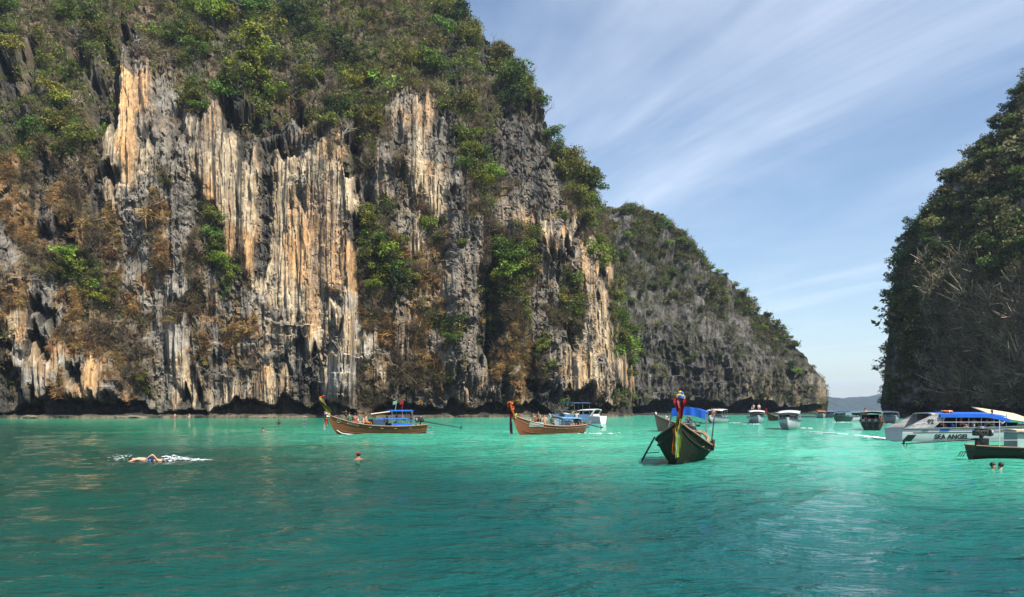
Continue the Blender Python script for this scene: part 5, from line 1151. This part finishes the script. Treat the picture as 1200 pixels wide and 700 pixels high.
mk('ring_body', lambda bm: tube_into(bm, [(.3 * math.cos(a), .3 * math.sin(a), .08) for a in np.linspace(0, 6.2832, 21)], [.085] * 21, 8), ORANGE, bb, True)
for a in (0, 1.57, 3.14, 4.71): mk('band', lambda bm: tube_into(bm, [(.3 * math.cos(a + d_), .3 * math.sin(a + d_), .08) for d_ in (-.12, 0, .12)], [.092] * 3, 8), WHITEC, bb)

# ------------------------------------------------------------------ swimmers, foam and wakes
def foam(name, pts, label, seed):
    rs = random.Random(seed); bm = bmesh.new()
    for (X, Y, r, hgt) in pts:
        m = Matrix.Translation((X, Y, hgt)) @ Matrix.Rotation(rs.uniform(0, 3.14), 4, 'Z') @ Matrix.Diagonal((r * rs.uniform(.7, 1.5), r * rs.uniform(.5, 1), r * rs.uniform(.15, .4), 1))
        g = bmesh.ops.create_icosphere(bm, subdivisions=1, radius=1, matrix=m)
        for v in g['verts']: v.co += Vector((rs.uniform(-1, 1), rs.uniform(-1, 1), rs.uniform(-1, 1) * .4)) * r * .22
    o = link(name, bm_mesh(name, bm, FOAMM)); tag(o, label, 'foam', kind='stuff')
Ys = Dw(539.5)
person(((190 - PX) / F * Ys, Ys, -.09), math.pi - .12, 'crawl', 'fair bather swimming front crawl in a patch of foam', 'fair', 'black', None, group='swimmers in the lagoon')
person(((163 - PX) / F * Ys, Ys + .2, -.04), math.pi + .15, 'glide', 'fair bather swimming ahead with the back breaking the surface', 'fair', 'blue', None, group='swimmers in the lagoon')
rs = random.Random(4)
pts = []
for k in range(260):
    t = rs.random() ** 1.3; px_ = 196 + 58 * t; pts.append(((px_ - PX) / F * Ys, Ys + rs.uniform(-.5, .5) * (1 - .6 * t), rs.uniform(.02, .10) * (1 - .5 * t), rs.uniform(0, .22) * (1 - t) ** 1.5))
for k in range(60):
    px_ = rs.gauss(143, 6); pts.append(((px_ - PX) / F * Ys, Ys + rs.uniform(-.4, .4), rs.uniform(.012, .045), abs(rs.gauss(0, .13))))
foam('splash_foam', pts, 'white splash foam thrown up round the swimmers', 1)
def bather(px_, py_, label, kind='float', yaw=None, sink=None, **kw):
    Y_ = Dw(py_); person(((px_ - PX) / F * Y_, Y_, -1.36 if sink is None else sink), random.uniform(0, 6.28) if yaw is None else yaw, kind, label, group='swimmers in the lagoon', **kw)
bather(420, 540.5, 'bather in a bright red vest and cap floating in open water', sink=-1.36, skin_='tan', shirt='red', hat='red', yaw=2.2)
bather(308, 507.0, 'dark haired bather floating beyond the foam patch', sink=-1.25, skin_='tan', yaw=1)
bather(327, 498.0, 'bather in black floating off the bow of the varnished longtail', sink=-1.0, skin_='brown', shirt='black', yaw=1.5)
bather(357, 498.0, 'low floating bather in dark blue close to the ribboned prow', sink=-1.2, skin_='brown', shirt='blue')
bather(205, 492.0, 'fair bather standing in the shallows under the cliff, arms bent', 'reach', yaw=-1.2, sink=-.25, skin_='fair', shorts='red', s=1.0)
bather(222, 492.2, 'fair bather in white shorts standing in the shallows under the cliff', 'stand', yaw=-1.8, sink=-.25, skin_='fair', shorts='white')
bather(1163.5, 549.5, 'dark haired bather floating beside another near the mint cabin longtail', sink=-1.50, skin_='tan', yaw=-1.0)
bather(1172.5, 549.8, 'pale backed bather floating beside another near the mint cabin longtail', sink=-1.50, skin_='fair', yaw=2.4)
pts = []
for k in range(900):                                                    # wake astern of the tour boat
    t = rs.random(); px_ = 944 + 102 * t; Y_ = np.interp(t, [0, 1], [84, 61]); w_ = .25 + .5 * t
    pts.append(((px_ - PX) / F * Y_, Y_ + rs.gauss(0, 1.1) * w_ + .5 * math.sin(t * 9), rs.uniform(.04, .17) * (.5 + t), rs.uniform(0, .03)))
foam('wake_foam', pts, 'white wake trailing behind the tour speedboat', 2)
pts = []
for (px_, Y_, n_) in ((868, 143, 60), (944, 99, 25), (985, 150, 90), (705, 76, 40), (1046, 133, 40), (880, 131, 30)):
    for k in range(n_): pts.append(((px_ - PX) / F * Y_ + rs.gauss(0, 1.0), Y_ + rs.gauss(0, .8), rs.uniform(.05, .16), rs.uniform(0, .03)))
foam('bow_foam', pts, 'flecks of white foam round the far boats', 3)

# ------------------------------------------------------------------ air
def make_haze():
    bm = bmesh.new(); bmesh.ops.create_cube(bm, size=1)
    me = bpy.data.meshes.new('haze'); bm.to_mesh(me); bm.free()
    o = link('haze', me); o.scale = (30000, 11400, 303); o.location = (0, 4700, 149.5)
    m = bpy.data.materials.new('sea_air'); m.use_nodes = True; n, l = m.node_tree.nodes, m.node_tree.links
    n.remove(n['Principled BSDF']); v = n.new('ShaderNodeVolumePrincipled')
    v.inputs['Color'].default_value = (.62, .78, 1, 1); v.inputs['Density'].default_value = HAZE; v.inputs['Anisotropy'].default_value = .2
    l.new(v.outputs[0], n['Material Output'].inputs['Volume']); me.materials.append(m)
    tag(o, 'pale sea air over the lagoon', 'haze', kind='stuff')
HAZE = .0001
make_haze()
